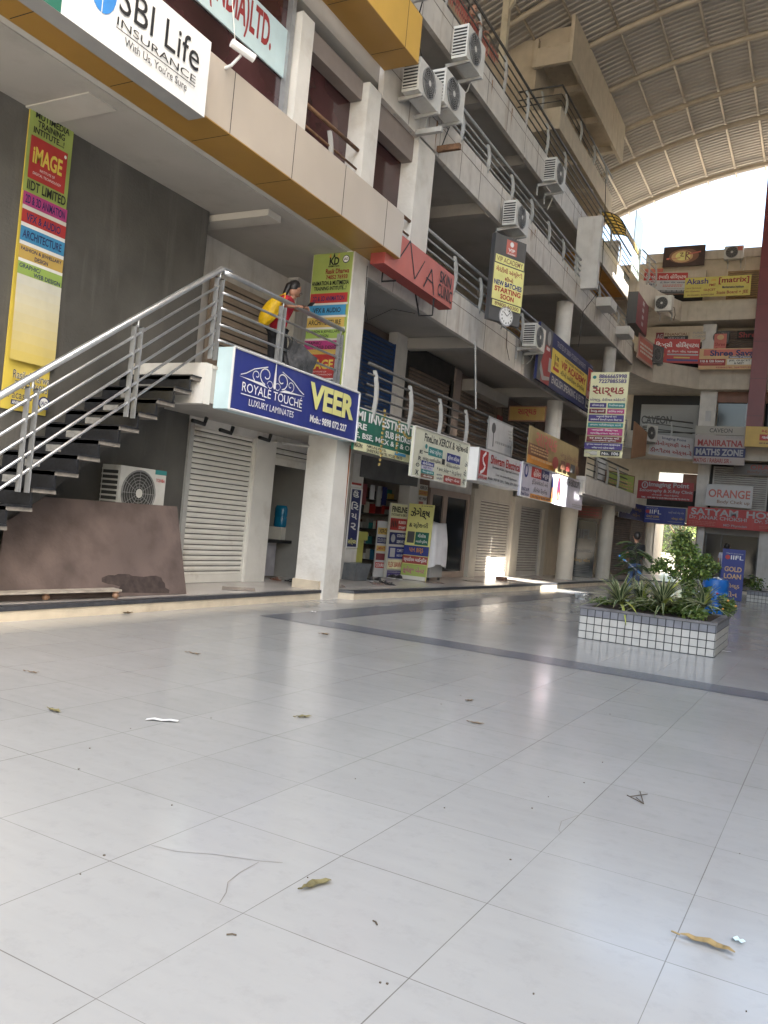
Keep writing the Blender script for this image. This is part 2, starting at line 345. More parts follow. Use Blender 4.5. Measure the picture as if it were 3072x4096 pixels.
# ================================================================== SETTING
def floor_mat():
    m=bpy.data.materials.new('polished_floor_tile'); m.use_nodes=True; nt=m.node_tree; b=nt.nodes['Principled BSDF']; L=nt.links.new
    tc=N_(nt,'ShaderNodeTexCoord'); mp=N_(nt,'ShaderNodeMapping',vector_type='TEXTURE'); s=.6995
    mp.inputs['Location'].default_value=(-1.81,1.876,0); mp.inputs['Rotation'].default_value=(0,0,math.radians(-1.06)); mp.inputs['Scale'].default_value=(s,s,1)
    L(tc.outputs['Object'],mp.inputs[0]); sp=N_(nt,'ShaderNodeSeparateXYZ'); L(mp.outputs[0],sp.inputs[0])
    ds=[]
    for a in (0,1):
        fr=N_(nt,'ShaderNodeMath',operation='FRACT'); L(sp.outputs[a],fr.inputs[0])
        sb=N_(nt,'ShaderNodeMath',operation='SUBTRACT'); sb.inputs[0].default_value=1; L(fr.outputs[0],sb.inputs[1])
        mn=N_(nt,'ShaderNodeMath',operation='MINIMUM'); L(fr.outputs[0],mn.inputs[0]); L(sb.outputs[0],mn.inputs[1]); ds.append(mn)
    mn=N_(nt,'ShaderNodeMath',operation='MINIMUM'); L(ds[0].outputs[0],mn.inputs[0]); L(ds[1].outputs[0],mn.inputs[1])
    n0=N_(nt,'ShaderNodeTexNoise'); n0.inputs['Scale'].default_value=1.1; n0.inputs['Detail'].default_value=3; L(tc.outputs['Object'],n0.inputs['Vector'])
    wd=N_(nt,'ShaderNodeMapRange'); wd.inputs[1].default_value=.38; wd.inputs[2].default_value=.62; wd.inputs[3].default_value=.0014; wd.inputs[4].default_value=.0034; L(n0.outputs['Fac'],wd.inputs[0])
    lt=N_(nt,'ShaderNodeMath',operation='LESS_THAN'); L(mn.outputs[0],lt.inputs[0]); L(wd.outputs[0],lt.inputs[1])
    fl=N_(nt,'ShaderNodeVectorMath',operation='FLOOR'); L(mp.outputs[0],fl.inputs[0]); wn=N_(nt,'ShaderNodeTexWhiteNoise',noise_dimensions='3D'); L(fl.outputs[0],wn.inputs['Vector'])
    n1=N_(nt,'ShaderNodeTexNoise'); n1.inputs['Scale'].default_value=.7; n1.inputs['Detail'].default_value=7; n1.inputs['Roughness'].default_value=.6; L(tc.outputs['Object'],n1.inputs['Vector'])
    n2=N_(nt,'ShaderNodeTexNoise'); n2.inputs['Scale'].default_value=9; n2.inputs['Detail'].default_value=8; n2.inputs['Roughness'].default_value=.7; L(tc.outputs['Object'],n2.inputs['Vector'])
    mp3=N_(nt,'ShaderNodeMapping'); mp3.inputs['Scale'].default_value=(1.4,7,1); mp3.inputs['Rotation'].default_value=(0,0,.5); L(tc.outputs['Object'],mp3.inputs[0])
    n3=N_(nt,'ShaderNodeTexNoise'); n3.inputs['Scale'].default_value=1.6; n3.inputs['Detail'].default_value=5; L(mp3.outputs[0],n3.inputs['Vector'])
    a=N_(nt,'ShaderNodeMath',operation='MULTIPLY_ADD'); a.inputs[1].default_value=.020; a.inputs[2].default_value=.290; L(wn.outputs['Value'],a.inputs[0])
    c=N_(nt,'ShaderNodeMath',operation='MULTIPLY_ADD'); c.inputs[1].default_value=.07; L(n1.outputs['Fac'],c.inputs[0]); L(a.outputs[0],c.inputs[2])
    d=N_(nt,'ShaderNodeMath',operation='MULTIPLY_ADD'); d.inputs[1].default_value=.045; L(n3.outputs['Fac'],d.inputs[0]); L(c.outputs[0],d.inputs[2])
    mr=N_(nt,'ShaderNodeMapRange'); mr.inputs[1].default_value=.66; mr.inputs[2].default_value=.80; mr.inputs[3].default_value=0; mr.inputs[4].default_value=0; L(n2.outputs['Fac'],mr.inputs[0])
    mr.inputs[1].default_value=.52; mr.inputs[2].default_value=.72; mr.inputs[3].default_value=1.0; mr.inputs[4].default_value=.91
    e=N_(nt,'ShaderNodeMath',operation='MULTIPLY'); L(d.outputs[0],e.inputs[0]); L(mr.outputs[0],e.inputs[1])
    hs=N_(nt,'ShaderNodeCombineColor'); 
    for i,k in enumerate((1.0,1.005,.975)):
        mu=N_(nt,'ShaderNodeMath',operation='MULTIPLY'); mu.inputs[1].default_value=k; L(e.outputs[0],mu.inputs[0]); L(mu.outputs[0],hs.inputs[i])
    mx=N_(nt,'ShaderNodeMix',data_type='RGBA'); mx.inputs[7].default_value=(.13,.12,.11,1); L(hs.outputs[0],mx.inputs[6])
    ml=N_(nt,'ShaderNodeMath',operation='MULTIPLY'); ml.inputs[1].default_value=.85; L(lt.outputs[0],ml.inputs[0]); L(ml.outputs[0],mx.inputs[0]); L(mx.outputs[2],b.inputs['Base Color'])
    rr=N_(nt,'ShaderNodeMapRange'); rr.inputs[1].default_value=.3; rr.inputs[2].default_value=.75; rr.inputs[3].default_value=.13; rr.inputs[4].default_value=.23; L(n1.outputs['Fac'],rr.inputs[0]); L(rr.outputs[0],b.inputs['Roughness'])
    bp=N_(nt,'ShaderNodeBump'); bp.inputs['Strength'].default_value=.06; bp.inputs['Distance'].default_value=.01; L(n1.outputs['Fac'],bp.inputs['Height']); L(bp.outputs[0],b.inputs['Normal'])
    return m
flm=floor_mat()
asph=mat('outer_ground',(.30,.27,.22),.9,var=.15,vscale=.4)
tag(MB().use(asph).poly([(-400,-400,-.06),(400,-400,-.06),(400,500,-.06),(-400,500,-.06)]).build('ground'),kind='structure')
tag(MB().use(flm).poly([(-9,-12,0),(10,-12,0),(10,36.5,0),(-9,36.5,0)]).build('courtyard_floor'),kind='structure')
bandm=mat('blue_grey_stone_band',(.155,.165,.19),.24,var=.10,vscale=1.2)
c0=(-7.07,9.83); ci=at('o',1245,2473,Z=0)
bd=MB().use(bandm)
w=.55
bd.poly([(-7.07,9.83,.004),(10,9.70,.004),(10,9.70+w,.004),(-6.35,10.40,.004)])
bd.poly([(-7.07,9.83,.004),(-6.35,10.40,.004),(-5.75,24.5,.004),(-6.35,24.5,.004)])
tag(bd.build('floor_band'),kind='structure')
# raised walkway with black nosing and cream riser
edge=[(-8.0,-6),(-8.0,13.52),(-7.72,13.7),(-7.35,18.7),(-7.12,23),(-6.95,27.6),(-6.6,34.9),(-6.3,36.2),(-4.6,36.4),(10,36.6)]
wkm=mat('walkway_tile',(.46,.43,.40),.2,var=.07,vscale=1.3,stain=.2,stainc=(.25,.2,.16))
ris=mat('cream_marble_riser',(.60,.52,.40),.4,var=.12,vscale=4,stain=.6,stainc=(.28,.19,.12))
nos=mat('black_granite_nosing',(.05,.052,.06),.35,var=.3,vscale=12)
MBw=MB().use(wkm); MBw.prism([(x-.06*(1 if y<36 else 0),y+(.06 if y>36 else 0)) for x,y in edge]+[(10,50),(-13,50),(-13,-6)],.0,.165)
tag(MBw.build('raised_walkway'),kind='structure')
k=MB(); n=MB()
for (a,b) in zip(edge,edge[1:]):
    d=(Vector(b)-Vector(a)).normalized(); q=Vector((d.y,-d.x))
    k.use(ris).ext([(a[0],a[1],0),(b[0],b[1],0),(b[0],b[1],.12),(a[0],a[1],.12)],(-q.x*.05,-q.y*.05,0))
    n.use(nos).ext([(a[0]+q.x*.015,a[1]+q.y*.015,.12),(b[0]+q.x*.015,b[1]+q.y*.015,.12),(b[0]-q.x*.11,b[1]-q.y*.11,.12),(a[0]-q.x*.11,a[1]-q.y*.11,.12)],(0,0,.055))
tag(k.build('walkway_riser'),kind='structure'); tag(n.build('walkway_nosing'),kind='structure')
dm=mat('brown_floor_inlay',(.27,.20,.165),.25,var=.1)
n=MB().use(dm)
for yy in (11.3,14.2,16.2,18.6,21,23.5,26):
    xx=-8.6+max(0,(yy-13)*.05); n.poly([(xx-.35,yy,.169),(xx,yy-.45,.169),(xx+.35,yy,.169),(xx,yy+.45,.169)])
tag(n.build('floor_inlay'),kind='structure')

# ================================================================== ARCADE BUILDING (left)
AB=thing('arcade_building','long white shopping arcade with stone clad galleries, shutters and railings on several floors','building',(-9,14,0))
def part(name,mb,parent=None): return mb.build(name,parent=parent or AB)
# ground-floor shop line
GP=Vector((-9.45,14.5,0)); GD=Vector((.052,1,0)).normalized(); GN=Vector((GD.y,-GD.x,0))
def atg(t,x,y,off=0):
    (a,b),k=ZM[t]; x=a+x/k;y=b+y/k; d=_f+_r*((x-1536)/F)+_u*((2048-y)/F)
    q=(GP+GN*off-Vector((0,0,H))).dot(GN)/d.dot(GN); return Vector((0,0,H))+d*q
def fg(t,pts,off=0):
    q=[atg(t,x,y,off) for x,y in pts]; s=[(p-GP-GN*off).dot(GD) for p in q]; s0=(s[0]+s[3])/2;s1=(s[1]+s[2])/2;zt=(q[0].z+q[1].z)/2;zb=(q[2].z+q[3].z)/2
    o=GP+GN*off+GD*s0; o.z=zt; return Frame(o,GD,s1-s0,zt-zb,GN)
def gw(s0,s1,z0,z1,m,name,off=0,th=.3):   # piece of the ground-floor wall line between Y=s0..s1
    a=GP+GD*(s0-14.5)+GN*off; b=GP+GD*(s1-14.5)+GN*off; mb=MB().use(m)
    mb.ext([(a.x,a.y,z0),(b.x,b.y,z0),(b.x,b.y,z1),(a.x,a.y,z1)],-GN*th); return part(name,mb)
part('dark_wall',B(-9.75,-9.45,-6,10.64,.165,6.9).use(darkw) if 0 else MB().use(darkw).box(-9.75,-9.45,-6,10.64,.165,6.9))
# shops under the landing
part('pier',MB().use(pillarw).box(-9.7,-9.42,12.52,13.14,.165,2.86))
part('lintel',MB().use(white).box(-9.75,-9.5,10.64,14.9,2.86,3.2))
part('door_frame',MB().use(palepost).box(-9.5,-9.40,10.64,10.74,.165,2.9))
f=Frame((-9.52,10.76,2.86),(0,1,0),1.74,2.69,(1,0,0)); shutter(AB,f,shutw,.09)
f=Frame((-9.52,13.18,2.86),(0,1,0),1.5,.42,(1,0,0)); shutter(AB,f,shutw,.09)
rm=MB().use(mat('shop_interior_paint',(.30,.29,.27),.7,var=.1)); rm.box(-13,-12.8,12,14.7,.165,3.0).box(-12.9,-9.6,12.95,13.1,.165,3).box(-12.9,-9.6,14.62,14.72,.165,3)
part('shop_interior',rm)
part('lintel',MB().use(white).box(-9.7,-9.42,13.14,14.72,2.78,2.9))
# after pillar, along GP line
gw(14.72,15.9,.165,3.0,white,'pier',off=-.02); gw(16.0,16.48,.165,3.0,white,'pier',off=.03)
o1=fg('A',[(200,620),(600,640),(600,1480),(190,1480)])
gw(16.3,19.0,2.5,3.0,mat('grey_awning_cloth',(.12,.12,.12),.8,var=.2),'fascia_board',off=.06)
gw(18.72,19.22,.165,3.0,white,'pier')
gw(19.22,19.8,.165,3.0,mat('dark_red_brown_pier',(.16,.10,.08),.7),'pier',off=-.02)
gw(19.8,22.4,2.55,3.0,white,'lintel')
creamp=mat('cream_column_paint',(.56,.52,.45),.7,var=.07,stain=.4,stainc=(.32,.26,.19),streak=True)
gw(22.42,22.9,.165,2.75,creamp,'pier',off=.10)
gw(22.85,25.55,2.5,3.0,creamp,'lintel')
gw(25.5,26.1,.165,2.75,creamp,'pier',off=.12)
gw(26.1,28.5,2.5,3.05,creamp,'lintel',off=.12)
gw(28.35,28.75,.165,2.75,creamp,'pier',off=.10)
gw(28.75,37.5,.165,3.05,beige,'corner_wall',off=-.05)
def gf(s0,s1,zt,zb,off=0):
    a=GP+GD*(s0-14.5)+GN*off; return Frame((a.x,a.y,zt),GD,s1-s0,zt-zb,GN)
shutter(AB,gf(22.92,25.45,2.5,.17,-.04),shutg,.085); shutter(AB,gf(26.15,28.3,2.5,.17,-.04),shutgrey,.085)
# wood framed glass door of the stationery shop
fr_=gf(19.82,22.3,2.55,.17,-.05)
b=MB().use(mat('pale_wood_frame',(.34,.27,.23),.5,var=.1))
for (u0,u1,v0,v1) in ((0,.06,0,1),(.94,1,0,1),(.06,.94,0,.07),(.06,.94,.93,1),(.33,.42,.07,.93)): b.ext([fr_.p(u0,v1),fr_.p(u1,v1),fr_.p(u1,v0),fr_.p(u0,v0)],fr_.N*.08)
part('door_frame',b)
b=MB().use(glassd).ext([fr_.p(.06,.93),fr_.p(.94,.93),fr_.p(.94,.07),fr_.p(.06,.07)],fr_.N*.03)
part('glass_door',b)
part('back_wall',MB().use(mat('shop_interior_dim',(.30,.27,.25),.7,var=.3)).box(-12.6,-12.3,14.6,23,.165,3.0).box(-12.3,-9.75,19.3,19.4,.165,3.0).box(-12.3,-9.8,15.8,15.9,.165,3.0))
part('ground_floor_ceiling',MB().use(soffit).box(-13,-8.2,-6,9.3,3.02,3.2).box(-13,-9.7,9.3,38,3.02,3.2)) if 0 else None
# first floor slab with soffit
sl1=[(-13,9.34),(-7.98,9.34),(-7.98,12.95),(-7.9,13.55),(-7.86,15.9),(-7.5,16.0),(-7.3,20.7),(-7.12,26.5),(-6.92,26.55),(-6.92,28.3),(-6.92,34.7),(-7.7,38.2),(-13,38.2)]
part('first_floor_slab',MB().use(soffit).prism(sl1,3.0,3.5))
part('corner_ledge',MB().use(slabt).prism([(-8.6,26.62),(-6.85,26.62),(-6.85,28.4),(-6.80,34.7),(-8.6,34.7)],3.06,3.62))
part('landing_floor',MB().use(slabt).prism([(-9.9,9.34),(-7.96,9.34),(-7.96,12.95),(-9.9,12.95)],3.5,3.55))
part('landing_edge_beam',MB().use(pillarw).box(-9.45,-7.97,9.22,9.36,2.97,3.56))
# big square pillar between storeys
part('pillar',MB().use(pillarw).box(-8.58,-7.95,12.95,13.5,0,3.3).box(-8.85,-7.95,12.95,13.5,3.3005,6.45))
part('pillar_base',MB().use(ris).box(-8.61,-8.02,12.90,12.949,.165,.33))
rs=MB().use(mat('rust_streak',(.30,.11,.045),.85,var=.5,vscale=6)); rs.poly([(-7.945,13.40,2.9),(-7.945,13.44,1.7),(-7.945,13.46,1.5),(-7.945,13.47,2.9)]); part('rust_stain',rs)
# round columns
for (x,y,z0,z1,r) in ((-7.66,28.0,.17,3.06,.29),(-7.35,32.3,.17,3.06,.27),(-8.3,27.3,3.5,6.15,.27),(-8.2,34.0,3.5,6.15,.25),(-8.35,27.6,6.4,9.6,.28),(-8.3,34.3,6.4,9.6,.25)):
    part('round_column',MB().use(creamp if z0<1 else white).lathe((x,y,0),[(r,z0),(r,z1)],28)).data.polygons.foreach_set('use_smooth',[True]*28)
# first floor back wall and doors
def bw(X,y0,y1,z0,z1,m,name,th=.25): return part(name,MB().use(m).box(X-th,X,y0,y1,z0,z1))
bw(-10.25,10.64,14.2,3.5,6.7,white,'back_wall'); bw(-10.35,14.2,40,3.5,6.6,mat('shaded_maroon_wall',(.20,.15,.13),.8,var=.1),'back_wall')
part('side_wall',MB().use(white).box(-10.3,-9.5,10.64,10.8,3.5,6.9) if 0 else MB().use(white).box(-10.3,-9.76,10.5,10.64,3.5,6.9))
shutter(AB,Frame((-10.2,11.75,5.75),(0,1,0),2.35,2.2,(1,0,0)),mat('tan_roller_shutter',(.36,.29,.23),.6,var=.15,stain=.3),.13,.03)
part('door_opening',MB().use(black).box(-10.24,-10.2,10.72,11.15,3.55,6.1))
bw(-9.97,14.1,15.05,3.5,6.45,white,'pier')
shutter(AB,Frame((-10.05,14.4,6.1),(0,1,0),4.3,2.6,(1,0,0)),shutblue,.10)
bw(-9.98,18.72,19.35,3.5,6.45,white,'pier')
shutter(AB,Frame((-10.05,19.6,5.75),(0,1,0),2.75,2.2,(1,0,0)),shutb,.10)
part('door_frame',MB().use(dark).box(-10.1,-10.0,19.38,19.6,3.5,5.9).box(-10.1,-10.0,22.35,22.6,3.5,5.9).box(-10.12,-10.02,19.38,22.6,5.75,6.35))
bw(-9.98,22.65,23.1,3.5,6.3,mat('pink_grey_pier',(.32,.26,.24),.8,var=.08),'pier')
shutter(AB,Frame((-10.05,23.15,5.9),(0,1,0),3.1,2.35,(1,0,0)),shutb,.10)
part('shutter_box',MB().use(soffit).box(-10.0,-9.6,23.2,26.3,5.75,6.1))
bw(-9.98,26.35,26.8,3.5,6.3,shutb,'pier'); shutter(AB,Frame((-10.05,27,5.9),(0,1,0),3.6,2.35,(1,0,0)),shutb,.12)
# second floor slab
part('second_floor_slab',MB().use(slabt).prism([(-11,13.5),(-8.0,13.5),(-8.0,37.2),(-7.6,39.6),(-13,39.6),(-13,13.5)],6.15,7.05)) if 0 else None
part('second_floor_slab',MB().use(soffit).box(-13,-8.12,-6,38,6.42,6.9))
part('second_floor_fascia',MB().use(slabt).box(-8.12,-8.0,13.5,37.4,6.15,7.06))
for y in (19.3,26.3,33.3): part('ceiling_beam',MB().use(soffit).box(-13,-8.13,y,y+.3,6.12,6.41))
# area behind and under the tan canopy
b=MB().use(ceil_w); b.box(-8.3,-8.0,-6,13.5,6.44,6.92); part('edge_beam',b)
part('ceiling_beam',MB().use(ceil_w).box(-13,-8.31,7.0,7.45,6.40,6.88)); part('ceiling_beam',MB().use(ceil_w).box(-13,-8.31,10.75,11.1,6.30,6.41))
can=thing('tan_canopy','long tan panelled canopy box with a gold underside, above the staircase and blue sign','canopy',(-7.3,9,6.44))
MB().use(tanp).box(-7.36,-7.30,-6,13.5,6.44,7.26).box(-7.99,-7.36,13.44,13.5,6.44,7.26).build('fascia_panel',parent=can)
MB().use(goldp).box(-7.99,-7.301,-6,13.498,6.425,6.44).build('soffit_panel',parent=can)
MB().use(tanp).box(-7.99,-7.36,-6,13.44,7.2,7.25).build('top_panel',parent=can)
b=MB().use(joint)
for y in (4.2,5.6,7.0,8.46,9.91,11.36,12.83): b.box(-7.299,-7.297,y-.006,y+.006,6.44,7.26); b.box(-7.95,-7.30,y-.006,y+.006,6.4235,6.4245)
b.build('panel_joint',parent=can)
# second storey glazing above canopy
bw(-8.2,-6,10.6,7.2,10.1,glassm,'window_glazing',.05); bw(-8.38,10.6,15.2,7.2,9.6,glassm,'window_glazing',.05)
for (y0,y1,x0) in ((10.75,11.10,-8.38),(12.98,13.45,-8.38),(15.15,15.95,-8.5)): part('white_pillar',MB().use(pillarw).box(x0,-8.0,y0,y1,7.0,9.6))
part('window_frame',MB().use(steel).box(-8.2,-8.1,10.6,10.70,7.2,9.9))
part('lintel',MB().use(mat('grey_brown_lintel',(.25,.21,.19),.8,var=.1)).box(-8.36,-8.12,11.12,12.95,9.25,9.6).box(-8.36,-8.12,13.5,15.15,9.05,9.6))
# third floor canopy (yellow-gold)
can=thing('gold_canopy','short gold panelled canopy box at the top, two storeys above the landing','canopy',(-7.3,10,10.1))
MB().use(yellp).box(-7.36,-7.30,2,13.5,10.1,10.97).box(-8.02,-7.36,13.44,13.5,10.1,10.97).build('fascia_panel',parent=can)
MB().use(goldp).box(-8.02,-7.301,2,13.498,10.085,10.1).build('soffit_panel',parent=can)
b=MB().use(joint)
for y in (8.4,9.9,11.4,12.94): b.box(-7.299,-7.297,y-.006,y+.006,10.1,10.97); b.box(-8.0,-7.30,y-.006,y+.006,10.083,10.084)
b.build('panel_joint',parent=can)
# third floor slab
part('third_floor_slab',MB().use(soffit).box(-13,-8.12,-6,38,9.85,10.2))
part('third_floor_fascia',MB().use(slabt).box(-8.12,-8.0,13.5,37.4,9.56,10.5))
for y in (19.3,26.3,33.3): part('ceiling_beam',MB().use(soffit).box(-13,-8.13,y,y+.3,9.55,9.849))
b=MB().use(beige); b.box(-11.3,-11.1,15.2,40,6.9,9.85); part('back_wall',b)
shutter(AB,Frame((-11.04,17,9.2),(0,1,0),3.0,2.3,(1,0,0)),shutb,.11); shutter(AB,Frame((-11.04,21.5,9.2),(0,1,0),3.6,2.3,(1,0,0)),shutb,.11); shutter(AB,Frame((-11.04,27.5,9.2),(0,1,0),4.4,2.3,(1,0,0)),shutb,.11)
# third storey wall
b=MB().use(beige); b.box(-11.0,-10.8,10,31,10.2,12.9); part('back_wall',b)
shutter(AB,Frame((-10.74,17,12.3),(0,1,0),3.2,2.1,(1,0,0)),shutb,.11); shutter(AB,Frame((-10.74,22,12.3),(0,1,0),3.6,2.1,(1,0,0)),shutb,.11)
ochre=mat('ochre_plaster',(.52,.31,.10),.8,var=.12,stain=.3,stainc=(.3,.18,.08))
b=MB().use(ochre); b.box(-10.0,-9.8,31,40,10.2,12.6); part('ochre_wall',b)
# fourth floor slab, a little further back
part('fourth_floor_slab',MB().use(soffit).box(-13,-8.52,6,38,12.75,13.1))
part('fourth_floor_fascia',MB().use(slabt).box(-8.52,-8.4,12,37.0,12.42,13.30))
b=MB().use(ochre); b.box(-13,-8.53,31.5,37.3,12.6,12.745); part('ochre_soffit',b)
for y in (15,19.3,23,26.3): part('ceiling_beam',MB().use(soffit).box(-13,-8.53,y,y+.3,12.45,12.749))
# white fin column rising past the fourth floor rail
part('fin_column',MB().use(white).box(-8.28,-7.45,28.0,28.25,10.2,12.70))
# fifth floor block and sixth slab
b=MB().use(beige)
b.box(-13,-9.021,27.051,34.8,15.45,15.7); b.box(-9.02,-8.9,26.9,34.8,15.4,16.15); b.box(-10.4,-9.021,26.9,27.05,15.4,16.15)
for y in (29.5,32,34.5): b.box(-10.4,-9.03,y,y+.25,15.3,15.449)
part('fifth_floor_slab',b)
b=MB().use(beige)
b.box(-10.1,-8.841,27.151,35.2,18.3,18.5); b.box(-8.84,-8.72,27.0,35.2,17.75,19.35); b.box(-10.1,-8.841,27.0,27.15,17.75,18.35); b.box(-12,-8.9,27.6,27.7,18.5,19.35)
for y in (29.5,32,34.6): b.box(-10.1,-8.85,y,y+.25,18.05,18.299)
part('roof_gutter_slab',b)
part('stair_tower_wall',MB().use(beige).box(-13,-10.1,27.4,35,13.1,19.0))
part('back_wall',MB().use(beige).box(-13.3,-13.0,6,38,0,16.5))
part('terrace_wall',MB().use(beige).box(-11.8,-11.6,12,27.3,13.1,15.2))
part('grey_end_wall',MB().use(white).box(-11,-9.2,37.8,38,10.2,15.4))
# steel posts of the roof
for y in (17.2,23.5):
    part('roof_post',MB().use(mat('cream_steel',(.50,.44,.33),.5,var=.1,stain=.5,stainc=RUST)).box(-9.9,-9.7,y-.1,y+.1,13.1,18.9).ext([(-9.7,y-.06,17.6),(-9.7,y-.06,17.8),(-8.9,y-.06,19.0),(-8.9,y-.06,18.8)],(0,.12,0)))
for (nm,x0,zt,zb,ya,yb) in (('second',-7.998,7.06,6.15,13.5,37.4),('third',-7.998,10.5,9.56,13.5,37.4),('fourth',-8.398,13.30,12.42,12,37)):
    b=MB().use(mat('cladding_joint',(.13,.11,.09),.9)); b.box(x0,x0+.003,ya,yb,zt-.27,zt-.258); part('cladding_joint',b)
    b=MB().use(MT['cladding_joint']); y=ya+1.1; rj=random.Random(int(zt*10))
    while y<yb: b.box(x0,x0+.0035,y,y+.010,zb+.01,zt-.01); y+=rj.choice((1.2,1.5,1.5,2.4))
    part('cladding_joint',b)
rj=random.Random(77)
for (x0,zt,zb,ya,yb,n_) in ((-7.996,7.0,6.2,14.5,30,9),(-7.996,10.4,9.6,14,30,8),(-8.396,13.2,12.5,13,30,7)):
    for i in range(n_):
        y=rj.uniform(ya,yb); h_=rj.uniform(.3,.8)*(zt-zb); w_=rj.uniform(.012,.04); z1=zt-rj.uniform(0,.2)
        b=MB().use(mat('rust_run',(.27,.15,.08),.85,var=.6,vscale=9)); b.poly([(x0+.003,y-w_,z1),(x0+.003,y+w_,z1),(x0+.003,y+w_*.5,z1-h_*.6),(x0+.003,y+w_*.1,z1-h_),(x0+.003,y-w_*.4,z1-h_*.7)]); part('rust_run',b)
# ------------------------------------------------------------------ ROOF
RC=Vector((-.5,0,-5)); RR=26.0
def rp(x,y,dr=0):
    a=math.asin((x+.5)/RR); return ((RR+dr)*math.sin(a)-.5,y,-5+(RR+dr)*math.cos(a))
roof=thing('arched_roof','wide arched corrugated metal roof on steel ribs spanning the whole courtyard','roof',(0,30,20.9))
rfm=mat('corrugated_roof_sheet',(.39,.355,.315),.6,metal=.0,var=.10,vscale=.6,stain=.2,stainc=(.25,.2,.15))
b=MB().use(rfm); Y0,Y1=8.0,44.15; xs=[-16+i*.5 for i in range(53)]
SUN_HOLES=[(32.2,35.6,-.3,.9)]  # unseen gap cut in the roof so sun strikes the upper corner fascia
yy=[]; y=Y0; k=0
pitch=.27
prof=[(0,0),(.10,0),(.13,.045),(.24,.045)]
while y<Y1:
    for dy,dz in prof: yy.append((y+dy,dz))
    y+=pitch
idx={}
for j,(y,dz) in enumerate(yy):
    for i,x in enumerate(xs): idx[i,j]=len(b.v); b.v.append(Vector(rp(x,y,dz)))
for j in range(len(yy)-1):
    for i in range(len(xs)-1):
        yc=(yy[j][0]+yy[j+1][0])/2; xc=(xs[i]+xs[i+1])/2
        if any(a<yc<c and d<xc<e for a,c,d,e in SUN_HOLES): continue
        b.face((idx[i,j],idx[i+1,j],idx[i+1,j+1],idx[i,j+1]))
b.build('roof_sheet',parent=roof)
rib=mat('beige_steel_rib',(.40,.34,.26),.5,var=.12,stain=.35,stainc=(.22,.13,.08))
ribys=[12.9,16.1,19.3,22.6,25.8,29.0,32.2,35.5,38.4,43.0]
for y in ribys:
    MB().use(rib).tube([rp(x,y,-.28) for x in xs],.105,8).build('rib',parent=roof,smooth=True)
for x in (-15,-13.4,-11.8,-10.3,-9.03,-7.78,-6.45,-5.16,-3.83,-2.5,-1.2,.1,1.4,2.7,4,5.3,6.6,7.9,9.2):
    MB().use(rib).tube([rp(x,Y0,-.085),rp(x,Y1-.02,-.085)],.05,6).build('purlin',parent=roof,smooth=True)
# ================================================================== OPPOSITE WING (outside the frame, added to block the sun)
OW=thing('sun_block_wing','plain unseen wing added across the courtyard to block the sun and shape its beams','building',(9.5,20,0))
MB().use(white).box(9.5,13,-4,18.9,0,16.9).box(9.5,9.8,18.9,20.4,0,16.9).box(9.5,13,24.1,50,0,16.9).box(9.5,9.8,20.4,24.1,0,13.4).box(9.5,9.8,21.9,22.75,13.4,18.95).box(9.5,9.8,22.75,23.5,13.4,17.75).box(9.5,9.8,22.75,23.5,18.1,18.95).box(9.5,9.8,23.5,24.1,13.4,18.95).box(9.5,9.8,-4,20.4,16.9,18.95).box(9.5,9.8,24.1,50,16.9,18.95).build('wall',parent=OW)  # added sun blocker; gaps in it are shaped to let narrow beams through
MB().use(beige).box(10.5,13,-4,7.9,16.9,33).build('sun_block_tower',parent=OW)  # added tall block keeps direct sun off the near facade
for z in (3.0,6.15,9.55,12.6): MB().use(slabt).box(8.9,9.49,-4,50,z,z+.9).build('floor_slab',parent=OW)
# ================================================================== END BUILDING
EB=thing('end_building','beige building closing the far end of the courtyard, stone bands between floors covered in signs','building',(-3,42,0))
def ep(name,mb): return mb.build(name,parent=EB)
def poly_end(yf,zc=0): return [(-7.95,38.0),(-7.65,39.8),(-6.2,yf),(9.5,yf),(9.5,44),(-12,44),(-12,38.0)]
for (z0,z1,cx) in ((9.25,10.25,-5.7),(12.55,13.5,-6.8)):
    ep('floor_slab',MB().use(endst).prism([(-8.05,37.6),(-7.55,39.8),(cx,41.5),(9.5,41.5),(9.5,43.6),(-12,43.6),(-12,37.6)],z0,z1))
ep('floor_slab',MB().use(endst).prism([(-7.9,38.3),(-7.5,39.8),(-5.7,41.5),(9.5,41.5),(9.5,43.6),(-12,43.6),(-12,38.3)],5.95,6.75))
ep('floor_slab',MB().use(endst).prism([(-8.6,38.3),(-7.75,41.15),(-6.0,41.2),(9.5,41.2),(9.5,43.6),(-12,43.6),(-12,38.3)],2.85,3.55))
b=MB().use(beige)
b.box(-12,-7.45,43.1,43.4,0,16.0); b.box(-7.45,-5.3,43.1,43.4,2.75,4.75); b.box(-7.45,-5.3,43.1,43.4,5.35,16.0); b.box(-5.3,9.5,43.1,43.4,0,16.0)
ep('wall',b)
ep('parapet_coping',MB().use(endst).box(-9,9.5,43.0,43.5,16.0,16.45))
ep('passage_wall',MB().use(beige).box(-7.65,-7.45,41.4,46,0.17,2.84)); ep('passage_wall',MB().use(beige).box(-5.3,-5.15,42.0,46,0.17,2.84))
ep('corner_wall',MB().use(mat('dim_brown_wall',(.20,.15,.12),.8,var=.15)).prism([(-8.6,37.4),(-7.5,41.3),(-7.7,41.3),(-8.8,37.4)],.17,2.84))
a=fseg((-8.35,37.9),(-7.55,41.1),2.7,.17); shutter(EB,Frame(a.p(0,0,.04),a.R,a.w*.5,2.5,a.N),shutb,.1); shutter(EB,Frame(a.p(.54,0,.04),a.R,a.w*.42,2.5,a.N),shutb,.1)
